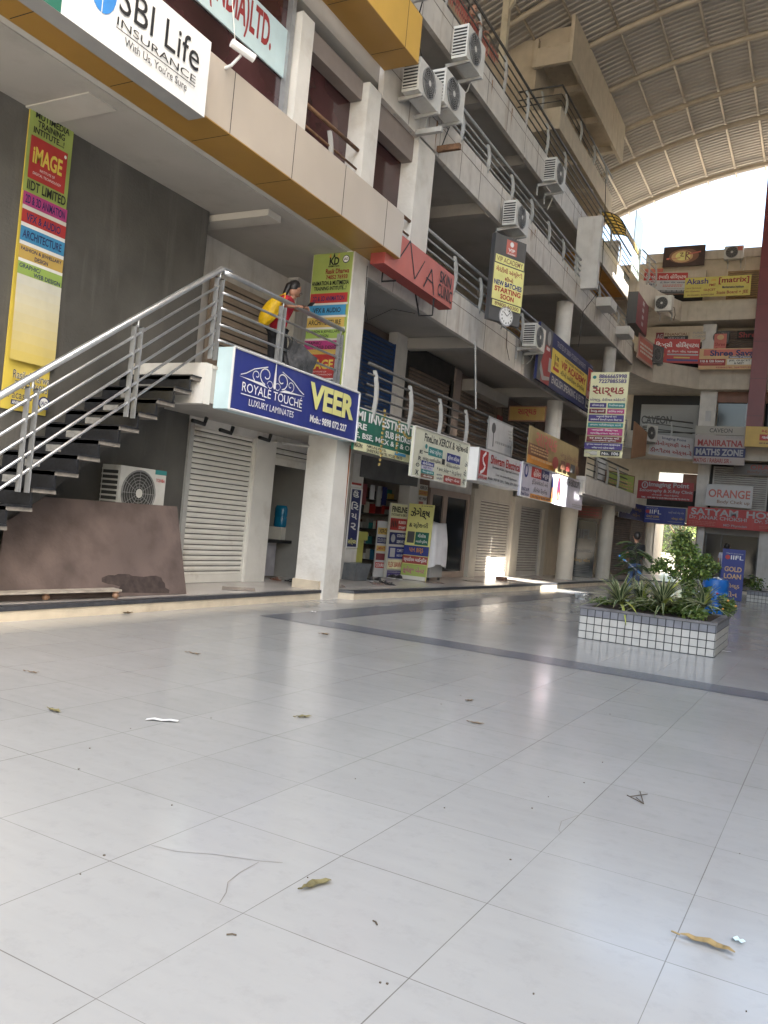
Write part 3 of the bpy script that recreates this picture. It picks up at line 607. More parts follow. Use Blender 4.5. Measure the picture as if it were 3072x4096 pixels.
# ground floor shop front
ep('white_column',MB().use(white).box(-5.15,-4.85,41.3,42.0,.17,2.84)); ep('white_column',MB().use(white).box(-2.5,-1.6,41.3,42.0,.17,2.84))
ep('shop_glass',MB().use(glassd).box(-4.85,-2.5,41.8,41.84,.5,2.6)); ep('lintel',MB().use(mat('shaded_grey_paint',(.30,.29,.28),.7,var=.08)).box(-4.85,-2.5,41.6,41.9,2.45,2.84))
for x in (-4.83,-4.15,-2.58): ep('window_mullion',MB().use(darksteel).box(x,x+.05,41.76,41.8,.5,2.45))
ep('shop_glass',MB().use(glassd).box(-1.6,4,41.8,41.84,.5,2.6))
lc=mat('lit_lamp_panel',(.9,.9,.85),.5,emit=1.2); 
# first floor
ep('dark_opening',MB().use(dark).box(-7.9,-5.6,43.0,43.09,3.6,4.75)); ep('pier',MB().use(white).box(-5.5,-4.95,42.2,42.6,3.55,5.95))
ep('dark_wall',MB().use(dark).box(-4.95,4,42.5,42.7,3.55,5.95)); shutter(EB,Frame((-4.75,42.45,5.7),(1,0,0),2.3,2.1,(0,-1,0)),shutgrey,.1)
ep('curtain',MB().use(wood).box(-6.25,-5.6,42.9,43.0,4.5,5.3))
# second floor
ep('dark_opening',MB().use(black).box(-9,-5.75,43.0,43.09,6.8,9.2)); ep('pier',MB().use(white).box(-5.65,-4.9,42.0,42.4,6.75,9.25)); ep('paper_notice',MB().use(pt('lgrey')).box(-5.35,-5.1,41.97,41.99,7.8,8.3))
ep('dark_window',MB().use(glassd).box(-4.85,-2.6,42.35,42.4,6.75,8.75)); ep('window_frame',MB().use(steel).box(-3.6,-3.55,42.3,42.34,6.75,8.75)); ep('brown_lintel',MB().use(wood).box(-4.9,-2.6,42.2,42.45,8.75,9.25))
# third floor
ep('bulkhead',MB().use(beige).box(-8.6,-5.8,41.9,42.9,11.6,12.4)); ep('dark_window',MB().use(glassd).box(-8.3,-5.85,42.9,42.95,10.25,11.6)); ep('pier',MB().use(white).box(-5.8,-5.2,42.0,42.5,10.25,12.5))
shutter(EB,Frame((-5.0,42.6,12.3),(1,0,0),2.6,2.0,(0,-1,0)),shutb,.1); ep('grey_bench_panel',MB().use(pt('lgrey')).box(-4.7,-2.8,42.2,42.5,10.3,11.35))
# top floor
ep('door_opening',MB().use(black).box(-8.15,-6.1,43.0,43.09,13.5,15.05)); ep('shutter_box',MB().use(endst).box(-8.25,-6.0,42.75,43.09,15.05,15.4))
shutter(EB,Frame((-4.95,43.06,15.35),(1,0,0),2.3,2.0,(0,-1,0)),mat('ochre_roller_shutter',(.30,.20,.10),.6,var=.15),.11)
b=MB().use(maroon); 
ep('maroon_pillar',MB().use(maroon).box(-3.42,-2.72,40.7,41.4,6.6,19.5))
for z in (7.9,9.6,11.3,13.0,14.7): ep('panel_joint',MB().use(joint).box(-3.424,-2.716,40.696,41.4,z,z+.012))
# outside beyond the passage: sunlit ground and shrubs
tag(MB().use(mat('pale_outer_paving',(.55,.50,.42),.8,var=.1)).poly([(-14,43.6,-.03),(4,43.6,-.03),(4,75,-.03),(-14,75,-.03)]).build('outer_paving'),kind='structure')
# raised tiled planter at the far right
def tiled(root,x0,x1,y0,y1,z0,z1,s,rows,dk,lg,faces='fr'):
    g=.007; n=max(1,round((x1-x0)/s)); h=(z1-z0)/rows
    b=MB()
    for j in range(rows):
        b.use(dk if j==rows-1 else lg)
        for i in range(n):
            w_=(x1-x0)/n; b.box(x0+i*w_+g,x0+(i+1)*w_-g,y0-.006,y0+.002,z0+j*h+g,z0+(j+1)*h-g); 
            b.box(x0+i*w_+g,x0+(i+1)*w_-g,y1-.002,y1+.006,z0+j*h+g,z0+(j+1)*h-g)
        n2=max(1,round((y1-y0)/s)); w_=(y1-y0)/n2
        for i in range(n2):
            b.box(x1-.002,x1+.006,y0+i*w_+g,y0+(i+1)*w_-g,z0+j*h+g,z0+(j+1)*h-g); b.box(x0-.006,x0+.002,y0+i*w_+g,y0+(i+1)*w_-g,z0+j*h+g,z0+(j+1)*h-g)
    b.build('wall_tile',parent=root)
tl=mat('white_wall_tile',(.50,.48,.44),.35,var=.14,vscale=5,stain=.4,stainc=(.3,.27,.24)); td=mat('grey_wall_tile',(.19,.19,.21),.35,var=.22,vscale=5); grout=mat('dark_grout',(.04,.04,.04),.8); led=mat('grey_ledge_stone',(.15,.14,.14),.5,var=.25,vscale=9,bump=.3); soil=mat('soil',(.05,.035,.025),1,var=.3)
def planter(label,x0,x1,y0,y1,h,s,rows,loc):
    r=thing('tiled_planter',label,'planter',loc,'tiled planters')
    MB().use(grout).box(x0,x1,y0,y1,0,h).build('body',parent=r); tiled(r,x0,x1,y0,y1,.004,h,s,rows,td,tl)
    t=.10; b=MB().use(led)
    b.box(x0-.02,x1+.02,y0-.02,y0+t,h,h+.035).box(x0-.02,x1+.02,y1-t,y1+.02,h,h+.035).box(x0-.02,x0+t,y0+t,y1-t,h,h+.035).box(x1-t,x1+.02,y0+t,y1-t,h,h+.035); b.build('ledge',parent=r)
    MB().use(soil).box(x0+t,x1-t,y0+t,y1-t,h,h+.02).build('soil',parent=r); return r
planter('white and grey tiled planter with dark ledge full of plants in mid courtyard',-3.24,-1.25,12.98,14.95,.47,.117,4,(-2.2,14,0))
planter('far low tiled planter in front of the dark shop glass',-2.1,4.5,30.9,31.9,.36,.12,3,(0,31.4,0))
# ================================================================== STAIRS
ST=thing('outdoor_staircase','open black granite staircase rising along the charcoal wall to the first floor landing','staircase',(-8.8,7,0))
for k in range(15):
    z=3.55-.2255*k; y=9.34-.31*k
    b=MB().use(granite).box(-9.44,-8.08,y,y+.03,z-.2255,z).box(-9.44,-8.03,y-.31-.02,y-.001,z-.2255-.0,z-.2255+.022)
    b.use(stepedge).box(-9.44,-8.05,y-.31,y+.02,z-.2255-.045,z-.2256)
    b.build('step',parent=ST)
    if 0<k<9: 
        u=-8.95+.012*k; hh=.09 if k!=1 else .05; MB().use(cementp).box(u-.14,u+.14,y-.006,y-.001,z-.17,z-.17+hh).build('riser_patch',parent=ST)
MB().use(darkw).ext([(-9.3,5.2,.165),(-9.3,9.34,3.18),(-9.3,9.34,2.9),(-9.3,5.6,.165)],(.5,0,0)).build('stringer',parent=ST)
SR=thing('stair_railing','silver tube handrail with twin plate posts along the outside of the staircase','railing',(-8.06,7,0))
def zs(y,h): return 2.52+(y-6.04)*.7245+h
gal=mat('galvanised_tube',(.50,.51,.53),.32,metal=.75,var=.1,vscale=12)
MB().use(gal).tube([(-8.06,4.6,zs(4.6,0)),(-8.06,9.46,zs(9.46,0)),(-8.02,9.62,4.99)],.042,10).build('handrail',parent=SR,smooth=True)
for h in (-.24,-.46,-.68,-.90,-1.10): MB().use(gal).tube([(-8.06,4.6,zs(4.6,h)),(-8.06,9.44,zs(9.44,h))],.02,8).build('rail',parent=SR,smooth=True)
for y in (6.42,7.93,9.44):
    b=MB().use(steel); zb=zs(y,-1.33); 
    for d in (-.07,.05): b.box(-8.10,-8.02,y+d,y+d+.016,zb,zs(y,-.13)).box(-8.09,-8.03,y+d,y+d+.05,zs(y,-.145),zs(y,-.13))
    b.tube([(-8.06,y,zs(y,-.14)),(-8.06,y,zs(y,0))],.015,6); b.build('post',parent=SR)
rails('landing_railing','silver tube railing round the landing above the blue laminate sign',[(-8.03,9.48),(-8.0,9.7),(-8.0,12.88)],3.55,[.40,.63,.87,1.10,1.40],None,[(-8.0,10.97),(-8.0,12.80)],m=gal,pm=steel,style='plate',r=.02,rtop=.042)
GRP='gallery railings'
rails('gallery_railing','dark tube railing with curved grey posts on the first floor above the shop signs',[(-7.75,13.5),(-7.75,22.6),(-7.6,26.2)],3.5,[.16,.38,.58,.78,.97],GRP,[(-7.78,y) for y in (13.75,15.28,16.8,18.34,19.9,21.6,23.2,24.8)])
rails('gallery_railing','dark corner railing above the grey corner ledge beside the round column',[(-7.3,28.4),(-7.2,34.6)],3.6,[.2,.42,.62,.82,1.0],GRP,[(-7.3,29.4),(-7.25,30.9),(-7.2,32.5)])
rails('gallery_railing','silver railing with curved posts on the second floor above the skin clinic sign',[(-8.05,16.0),(-8.05,23.0),(-8.05,37)],7.0,[.12,.33,.54,.75,.95],GRP,[(-8.08,y) for y in (17.55,19.2,20.8,22.5,24.2)],m=steel)
rails('gallery_railing','silver railing with curved posts on the third floor behind the air conditioners',[(-8.05,15.6),(-8.05,37)],10.45,[.0,.18,.36,.54,.75],GRP,[(-8.08,y) for y in (17.2,18.9,20.7,22.4,24.1,25.7,27.3,30.6,32.2,33.9,35.4)],m=steel)
rails('gallery_railing','dark fourth floor terrace railing in front of the red lettered banner',[(-8.45,13),(-8.45,37.2)],13.3,[.1,.36,.6,.84,1.1],GRP,[(-8.5,y) for y in (14.7,16.6,18.6,20.5,22.4,24.4,26.4,31.4,33.2,35.0)])
rails('gallery_railing','dark railing wrapped round the fifth floor corner block',[(-10.5,26.98),(-8.95,26.98),(-8.95,34.7)],16.15,[.0,.25,.48,.78],GRP,[(-9.7,27.0),(-8.97,27.4),(-8.97,29.4),(-8.97,31.4),(-8.97,33.4)])
rails('gallery_railing','short white railing where the top gallery turns the far corner',[(-8.0,37.3),(-7.75,39.2)],13.5,[.15,.4,.65,.9,1.2],GRP,[(-7.9,38.2),(-7.77,39.2)],m=palepost)
rails('gallery_railing','black railing under the grey signboard on the second floor of the end building',[(-7.7,39.8),(-5.8,41.4)],6.75,[.1,.35,.6,.85],GRP,[(-6.7,40.6)])
rails('window_railing','rusty brown tube railing with one bent strap in the window bay above the tan canopy',[(-8.1,11.12),(-8.1,12.95)],7.2,[.2,.47,.77,1.12],GRP,[(-8.14,11.98)],m=rust)
rails('window_railing','short brown railing in the window bay beside the skin clinic sign',[(-8.05,13.5),(-8.05,15.9)],7.0,[.25,.5,.8],GRP,[],m=rust)
# green glass screen and yellow awning at the upper corner
tag(MB().use(mat('pale_green_glass',(.62,.72,.68),.15,spec=.5)).box(-8.1,-8.06,35.8,37.4,13.3,15.9).build('glass_screen',loc=(-8.1,36.5,13.3)),'pale green glass screen standing on the upper corner of the gallery','screen')
aw=thing('yellow_awning','translucent yellow curved awning with black grid below the arched roof','awning',(-8,33,14))
yl=mat('yellow_polycarbonate',(.70,.50,.12),.4); _n=yl.node_tree; _t=_n.nodes.new('ShaderNodeBsdfTranslucent'); _t.inputs[0].default_value=(.85,.62,.16,1); _a=_n.nodes.new('ShaderNodeMixShader'); _a.inputs[0].default_value=.6; _n.links.new(_n.nodes['Principled BSDF'].outputs[0],_a.inputs[1]); _n.links.new(_t.outputs[0],_a.inputs[2]); _n.links.new(_a.outputs[0],_n.nodes['Material Output'].inputs[0])
N1,N2=8,6; g={}
b=MB().use(yl)
def awp(i,j):
    u=i/N1;v=j/N2; a=u*math.pi/2
    x=-8.6+1.05*math.sin(a); z=13.5+.95*math.cos(a); y=32.0+v*2.5
    return (x,y,z)
for i in range(N1):
    for j in range(N2): b.poly([awp(i,j),awp(i+1,j),awp(i+1,j+1),awp(i,j+1)])
b.build('awning_panel',parent=aw)
b=MB().use(black)
for i in (0,2,4,6,8): b.tube([Vector(awp(i,j))+Vector((0,0,-.02)) for j in range(N2+1)],.02,5)
for j in range(N2+1): b.tube([Vector(awp(i,j))+Vector((0,0,-.02)) for i in range(N1+1)],.02,5)
b.build('awning_frame',parent=aw)
# ledge blocks on the third floor
for (y,z,l) in ((30.2,10.2,'small white ledge block jutting from the third floor rail beside the fin column'),(33.6,10.0,'white ledge block under the dark box sign at the corner')):
    tag(MB().use(white).box(-7.99,-7.45,y,y+1.0,z,z+.32).build('ledge_block',loc=(-7.7,y,z)),l,'ledge')
# ================================================================== AIR CONDITIONERS
def acx(X,y0,y1,z0,z1): return Frame((X,y0,z1),(0,1,0),y1-y0,z1-z0,(1,0,0))
ac_unit('white outdoor air conditioner with green top strip behind the plywood sheet',acx(-8.95,8.74,9.68,1.22,1.98),depth=.36,brk=False,logo=[('r',.74,.0,1,.09,'teal'),('t','TOSHIBA',.77,.17,.97,.24,'red',.02)])
ac_unit('air conditioner with broken dark fan, nearer of the pair beside the gold canopy',acx(-7.5,13.95,15.0,9.88,10.52))
ac_unit('air conditioner with white fan hub, farther of the pair beside the gold canopy',acx(-7.5,15.1,16.12,10.22,10.92))
ac_unit('air conditioner with gutted open side hung in front of the terrace rail',acx(-7.6,16.2,17.2,11.78,12.5))
ac_unit('air conditioner cut by the top edge of the photo above the gold canopy',acx(-7.6,13.5,14.5,12.0,12.7))
ac_unit('air conditioner with dark grille on the third floor fascia under the fourth floor rail',acx(-7.6,23.0,24.0,11.88,12.55))
ac_unit('air conditioner above the black academy board with the clock',acx(-7.5,19.85,20.85,9.42,10.05))
ac_unit('air conditioner beside the blue academy sign with the seated figure',acx(-7.4,21.95,22.85,6.78,7.42))
ac_unit('air conditioner on brackets under the first hospital sign of the end building',Frame(at('G',893,485,Y=39.1),(1,-.12,0),.76,.70,(-.12,-1,0)),depth=.3)
ac_unit('air conditioner with red label on the parapet of the end building',Frame((-5.22,42.6,16.45),(1,0,0),.85,.62,(0,-1,0)),depth=.3,logo=[('r',.68,.08,.95,.4,'salmon')])
ac_unit('dark grey air conditioner on the corner beside the red hospital sign',Frame((-7.5,39.2,10.9),(.42,.9,0),.8,.8,(.9,-.42,0)),depth=.3,m=mat('dark_ac_casing',(.12,.12,.12),.5,var=.1))
ac_unit('air conditioner on the corner under the grey signboard of the end building',Frame((-7.4,38.9,7.15),(.42,.9,0),.8,.75,(.9,-.42,0)),depth=.3)
ac_unit('dark air conditioner tucked under the top gallery beside the shuttered shop',Frame((-5.35,42.0,12.15),(1,0,0),.75,.6,(0,-1,0)),depth=.3,brk=False,m=mat('shaded_ac_casing',(.08,.08,.08),.5))
# ================================================================== SIGNS
def T(t,u0,v0,u1,v1,c,b=.02): return ('t',t,u0,v0,u1,v1,c,b)
def lines(u0,v0,u1,v1,n,c,seed=1):   # small unreadable print as words of tiny letters
    r=random.Random(seed); out=[]; h=(v1-v0)/n
    for i in range(n):
        u=u0; 
        while u<u1-.02:
            w=r.uniform(.03,.09)*(u1-u0)*1.6; w=min(w,u1-u)
            out.append(('r',u,v0+i*h,u+w,v0+i*h+h*.5,c)); u+=w+.012*(u1-u0)*2
    return out
# SBI box
f=Frame((-7.05,4.2,7.17),(0,1,0),3.48,.93,(1,0,0))
s1=sign('lightbox_sign','large white insurance lightbox with green end fixed on the tan canopy',f,.25,'white',[('r',0,0,.375,1,'green'),('e',.516,.38,.053,.30,'sbi'),('r',.5135,.38,.5165,.7,'white'),('e',.515,.36,.014,.08,'white'),
 T('SBI Life',.578,.16,.945,.52,'black',.0),T('INSURANCE',.575,.59,.935,.685,'black',.0),('r',.572,.715,.935,.727,'black'),T("With Us, You're Sure",.61,.755,.895,.87,'dgrey',.01)],side='grey')
cc=thing('security_camera','white bullet security camera on a wall bracket beside the insurance lightbox','camera',(-7.2,8.3,7.4))
MB().use(pt('white')).tube([(-7.3,8.25,7.2),(-7.2,8.25,7.22),(-7.1,8.3,7.36)],.02,6).build('bracket',parent=cc); MB().use(pt('white')).tube([(-7.12,8.12,7.43),(-6.98,8.42,7.36)],[.055,.055],10).build('housing',parent=cc); MB().use(black).tube([(-6.99,8.40,7.365),(-6.975,8.43,7.357)],.04,10).build('lens',parent=cc)
f=Frame((-8.16,6.0,9.22),(0,1,0),4.9,.77,(1,0,0))
sign('fascia_sign','pale blue company sign with tall red letters on the maroon glazing',f,.03,'lblue',[T('(INDIA)LTD.',.557,.08,.86,.90,'dred',.03)])
# left tall banner (characters left out)
f=fx(-9.42,'K',[(135,-660),(470,-660),(325,1590),(0,1480)])
f=Frame((-9.42,7.05,6.62),(0,1,0),.70,4.1,(1,0,0))
IM=lambda v0,v1,u0=.06,u1=.90:[('r',u0,v0,u1,v1,'red'),T('iMAGE',u0+.07,v0+(v1-v0)*.22,u1-.10,v0+(v1-v0)*.62,'yellow',.03),T('INSTITUTE OF',u0+.25,v0+(v1-v0)*.70,u1-.25,v0+(v1-v0)*.76,'white',.0),T('DIGITAL TECHNOLOGY',u0+.1,v0+(v1-v0)*.82,u1-.1,v0+(v1-v0)*.88,'white',.0),('e',u1-.06,v0+(v1-v0)*.12,.028,.006,'white')]
sign('vertical_banner','tall narrow yellow and green training banner on the charcoal wall behind the stairs',f,.02,'yellow',
 [('r',0,0,1,.31,'olive'),T('ANIMATION',.2,.005,.86,.028,'black'),T('&',.45,.033,.55,.046,'black'),T('MUTIMEDIA',.12,.05,.9,.071,'black'),T('TRAINING',.18,.075,.8,.096,'black'),T('INTITUTE...!',.1,.10,.8,.12,'black')]
 +IM(.13,.265)+[T('IIDT LIMITED',.06,.272,.94,.302,'black'),
 ('r',0,.312,1,.355,'magenta'),T('2D & 3D ANIMATION',.05,.320,.95,.347,'navy',.02),('r',0,.355,1,.368,'offw'),('r',0,.368,1,.410,'red'),T('VFX & AUDIO',.1,.377,.88,.402,'navy',.02),('r',0,.410,1,.422,'white'),('r',0,.422,1,.468,'sky'),T('ARCHITECTURE',.05,.432,.93,.458,'navy',.02),('r',0,.468,1,.480,'white'),
 ('r',0,.480,1,.524,'gold'),T('FASHION & JEWELLARY',.04,.486,.96,.501,'navy',.02),T('DESIGN',.35,.506,.65,.519,'navy',.02),('r',0,.524,1,.534,'white'),('r',0,.534,1,.574,'lime'),T('GRAPHIC/',.03,.539,.5,.553,'navy',.02),T('WEB DESIGN',.35,.557,.96,.571,'navy',.02),
 *[('r',0,.574+.03*i,1,.604+.03*i+.001,'grad%d'%i) for i in range(9)],T('Rasik Dharwa',.1,.875,.92,.902,'white',.03),T('Rasik Dharwa',.1,.875,.92,.902,'dgrey',.005),T('74052 76933',.15,.908,.88,.932,'white',.03),T('74052 76933',.15,.908,.88,.932,'dgrey',.005),T('Pacasso',.03,.94,.55,.965,'navy',.0),('r',.1,.97,.5,.985,'navy'),T('ANIMATION',.12,.972,.48,.983,'white'),('e',.82,.963,.13,.022,'navy'),('e',.82,.963,.10,.017,'white'),T('IAO',.74,.956,.9,.971,'navy')])
# banner on the pillar
f=Frame((-8.84,12.945,6.42),(1,0,0),.86,2.62,(0,-1,0))
sign('pillar_banner','narrow lime green training banner with coloured strips fixed to the big square pillar',f,.015,'olive',
 [T('KD',.42,.03,.66,.085,'black',.03),('p',[(.40,.03),(.44,.0),(.46,.03)],'orange'),('p',[(.5,.03),(.53,-.002),(.56,.03)],'black'),('p',[(.6,.03),(.66,.0),(.68,.04)],'gold'),T('ANIMATION',.40,.088,.68,.102,'black'),('e',.84,.05,.085,.028,'navy'),('e',.84,.05,.07,.023,'white'),T('IAO',.79,.04,.89,.06,'black'),
  T('Rasik Dharwa',.36,.115,.95,.15,'dred',.02),T('74052 76933',.38,.16,.92,.19,'dred',.02),T('ANIMATION & MUTIMEDIA',.03,.20,.97,.232,'black'),T('TRAINING INTITUTE...!',.1,.24,.92,.268,'black'),
  ('r',.03,.29,.97,.36,'red'),T('2D & 3D ANIMATION',.1,.31,.9,.345,'navy',.02),('r',0,.36,1,.375,'offw'),('r',.02,.375,.96,.45,'sky'),T('VFX & AUDIO',.14,.395,.84,.43,'black',.02),('r',0,.45,1,.465,'offw'),('r',.01,.465,.96,.535,'gold'),T('ARCHITECTURE',.05,.482,.88,.518,'black',.02),('r',0,.535,1,.55,'offw'),
  ('r',.01,.55,.96,.615,'lime'),T('FASHION & JEWELLARY',.06,.557,.88,.58,'black',.02),T('DESIGN',.33,.587,.6,.608,'black',.02),('r',0,.615,1,.63,'offw'),('r',.01,.63,.96,.695,'magenta'),T('GRAPHIC/',.05,.637,.45,.66,'black',.02),T('WEB DESIGN',.3,.667,.9,.69,'black',.02),('r',0,.695,1,1,'gold')]
 +IM(.73,.90,.02,.90)+[('r',.02,.90,.9,.96,'white'),T('IIDT LIMITED',.05,.91,.88,.95,'black')])
# blue laminate sign
f=fx(-7.7,'V',[(490,-230),(1530,150),(1485,555),(455,270)])
f=Frame((-7.7,9.46,3.84),(0,1,0),3.70,.90,(1,0,0))
orn=[]
def sp(cx,cy,r,dr,a0,a1,sx=1):
    return [(cx+sx*(r-dr*k/14)*.30*math.cos(a0+(a1-a0)*k/14),cy-(r-dr*k/14)*math.sin(a0+(a1-a0)*k/14)) for k in range(15)]
for sx in (-1,1):
    orn+=[('l',sp(.28+sx*.055,.28,.16,.12,-1.5,5.5,sx),'white',.018),('l',sp(.28+sx*.12,.33,.10,.08,-1.2,5.2,sx),'white',.014),('l',sp(.28+sx*.025,.42,.07,.02,0,6,sx),'white',.01),('l',[(.28+sx*.05,.13),(.28+sx*.10,.19),(.28+sx*.14,.24),(.28+sx*.19,.35),(.28+sx*.225,.40)],'white',.014),('p',[(.28+sx*.235,.43),(.28+sx*.08,.43),(.28+sx*.04,.49)][::sx],'white')]
orn+=[('p',[(.28,.0),(.274,.2),(.27,.44),(.28,.48),(.29,.44),(.286,.2)],'white')]
sign('shop_sign','big royal blue laminate shop sign with white ornament below the landing rail',f,.28,'blue',orn+[T('ROYALÉ TOUCHÉ',.065,.47,.495,.66,'white',.0),('r',.06,.70,.22,.715,'white'),('r',.335,.70,.495,.715,'white'),T('LUXURY LAMINATES',.115,.76,.435,.87,'white',.0),T('VEER',.545,.12,.945,.60,'lyellow',.045),T('Mob.: 9898 072 227',.565,.72,.89,.86,'white',.03)],side='lblue',frame='white')
# green brokerage sign
f=fx(-7.72,'A',[(168,52),(660,218),(612,532),(128,400)]); f.O.y=max(f.O.y,13.17)
sign('shop_sign','green share broker sign with cream strip, hung beside the blue laminate sign',f,.06,'green',[('r',0,.80,1,1,'pyellow'),('r',0,0,1,.03,'offw'),('r',.985,0,1,1,'offw'),T('MI INVESTMENT',.0,.07,.97,.30,'white',.03),T('RE',.02,.36,.16,.50,'white',.03),T('SUB BROKER',.46,.36,.95,.53,'white',.03),T('E, BSE, MCX & F & O',.0,.58,.90,.73,'white',.02),T('RSON:',.0,.83,.12,.93,'black'),T('NIKUNJ PATEL',.18,.82,.50,.90,'black'),T('SHREYAS PATEL 9723813610',.18,.91,.78,.985,'black'),('r',.64,.82,.84,.89,'sky')])
# garland on green sign
b=MB().use(mat('dried_garland',(.30,.22,.07),.9,var=.5,vscale=20))
for (y0,n,zt) in ((13.72,13,3.62),(14.35,9,3.5)):
    for i in range(n):
        p=Vector((-7.44,y0+.02*math.sin(i*2),zt-.085*i)); b.box(p.x-.015,p.x+.015,p.y-.02,p.y+.02,p.z-.03,p.z+.02)
for i in range(9): b.box(-7.45,-7.42,14.55+i*.06,14.59+i*.06,3.30-.08*math.sin(i*.4),3.34-.08*math.sin(i*.4))
tag(b.build('flower_garland',loc=(-7.44,13.9,3.0)),'dried yellow flower garland strung over the green broker sign','garland')
# fineline sign
f=Frame((-7.35,14.88,3.5),(0,1,0),2.9,1.0,(1,0,0))
it=[T('FineLine XEROX &',.17,.07,.72,.24,'black',.02),T('સ્ટેશનરી',.74,.07,.99,.26,'black',.02)]
it+=[('r',.25,.32,.50,.50,'teal'),T('રબર સ્ટેમ્પ',.27,.34,.48,.48,'white',.01),('r',.58,.34,.84,.53,'blue'),T('કુરિયર સર્વિસ',.60,.37,.82,.50,'white',.01),T('હાર્ડ બાઈન્ડીંગ',.16,.54,.47,.64,'dgrey'),T('થીસીસ બાઈન્ડીંગ',.58,.56,.84,.66,'dgrey'),('r',.49,.50,.545,.62,'black'),('r',.14,.64,.36,.73,'blue'),T('લેમીનેશન',.16,.65,.34,.72,'white'),('r',.14,.74,.34,.81,'lilac'),T('સ્કેનીંગ',.17,.75,.31,.80,'purple'),('r',.14,.82,.36,.90,'teal'),T('પેન ડ્રાઈવ',.16,.83,.34,.89,'white'),('r',.14,.91,.36,.985,'brown'),T('કી-બોર્ડ',.18,.92,.33,.975,'white'),T('* કલર ઝેરોક્ષ * નેટ ટુ પ્રિન્ટ',.40,.69,.87,.80,'black'),T('સ્પાઈરલ',.40,.83,.50,.89,'navy'),T('બાઈન્ડીંગ',.40,.91,.50,.97,'navy'),('r',.53,.84,.86,.985,'salmond'),T('ફ્લેક્ષ બેનર',.56,.87,.83,.96,'white'),
 T('X',.03,.86,.09,.96,'black',.03),T('O',.03,.72,.09,.80,'black',.03),T('R',.06,.58,.11,.66,'black',.03),T('E',.07,.45,.12,.52,'black',.03),T('ઝે',.90,.42,.96,.54,'black',.02),T('રો',.89,.62,.95,.76,'black',.02),T('ક્ષ',.88,.82,.95,.96,'black',.02),('e',.165,.35,.02,.05,'teal'),('r',.13,.46,.20,.48,'black')]
sign('shop_sign','pale cream photocopy shop sign crowded with print and coloured labels',f,.05,'pyellow',it,frame='offw',bgmat=mat('pale_cream_flex',(.62,.62,.50),.5,var=.05))
# small torn white banner above
f=fx(-7.65,'M',[(1135,590),(1365,680),(1360,870),(1140,795)])
f=Frame((-7.62,19.6,4.45),(0,1,0),1.85,.86,(1,0,0))
sign('torn_banner','grubby crumpled white banner tied to the first floor railing',f,.02,'grey',[('r',.03,.05,.97,.95,'lgrey'),('e',.2,.3,.08,.16,'dgrey'),('l',[(.2,.4),(.22,.85)],'dgrey',.06)]+lines(.3,.65,.95,.8,1,'grey',3)+lines(.75,.2,.9,.6,4,'grey',4))
f=Frame((-7.1,17.8,3.45),(0,1,0),3.15,.77,(1,0,0))
sign('lightbox_sign','white electrical contractor lightbox with red logo beside the photocopy sign',f,.45,'lgrey',[('r',.03,.06,.20,.78,'red'),('l',[(.15,.10),(.09,.25),(.10,.40),(.15,.52),(.12,.66),(.06,.74)],'white',.07),T('SHIVRAM',.02,.81,.20,.93,'red'),T('Shivram Electricals',.25,.10,.985,.38,'red',.02),T('Engineers & Govt. Approved Contractor',.30,.42,.93,.53,'dgrey'),T('E-mail : shivramelect2003@yahoo.com',.38,.64,.88,.73,'dgrey',.02),T('Mobile : 9427 08 1234  |  Telefax : 079 - 2326 1636',.22,.80,.97,.91,'dgrey',.02)],side='white')
f=Frame((-7.05,20.78,3.44),(0,1,0),3.05,.89,(1,0,0))
sign('clinic_sign','lilac physiotherapy clinic sign with red and blue Gujarati heading',f,.06,'lilac',[('e',.13,.22,.055,.2,'blue'),('e',.13,.2,.03,.14,'lilac'),('r',.27,.04,.56,.36,'red'),('r',.56,.04,.80,.36,'navy'),T('હીલિંગ',.33,.08,.54,.32,'white',.02),T('હેન્ડ્સ',.60,.08,.78,.33,'white',.02),T('ફીઝિયોથેરાપી અને',.30,.40,.78,.58,'black',.01),T('ફીટનેસ ક્લિનિક',.36,.64,.78,.82,'black',.01),T('ONGC & IPR',.02,.72,.24,.82,'navy'),T('Panel Doctor',.02,.86,.24,.96,'navy'),('r',.27,.86,.96,1,'orange'),T('આ કેન્દ્ર પર ફીઝીયો સારવાર',.32,.88,.9,.98,'navy'),('p',[(.90,.1),(.94,.3),(.96,.6),(.97,.86),(.86,.86),(.88,.6),(.86,.4)],'navy'),('p',[(.91,.5),(.93,.5),(.94,.86),(.90,.86)],'orange')],frame='white')
f=Frame((-7.0,23.86,3.46),(0,1,0),3.14,.94,(1,0,0))
sign('clinic_banner','white sonography centre banner partly in sunlight at the column corner',f,.04,'lilac',[('p',[(.06,.2),(.10,.08),(.14,.3),(.17,.6),(.12,.9),(.05,.8),(.04,.45)],'dred'),('p',[(.07,.3),(.11,.2),(.12,.5),(.08,.6)],'navy'),('p',[(.08,.62),(.12,.6),(.11,.8),(.07,.8)],'tan'),T('ASTHA ENDOSCOPY CLINIC',.32,.06,.99,.30,'dgrey',.04),T('Video Endoscopy',.72,.38,.95,.52,'grey')]+lines(.6,.85,.95,.98,2,'grey',7))
f=Frame((-6.97,20.9,4.42),(0,1,0),5.0,.97,(1,0,0))
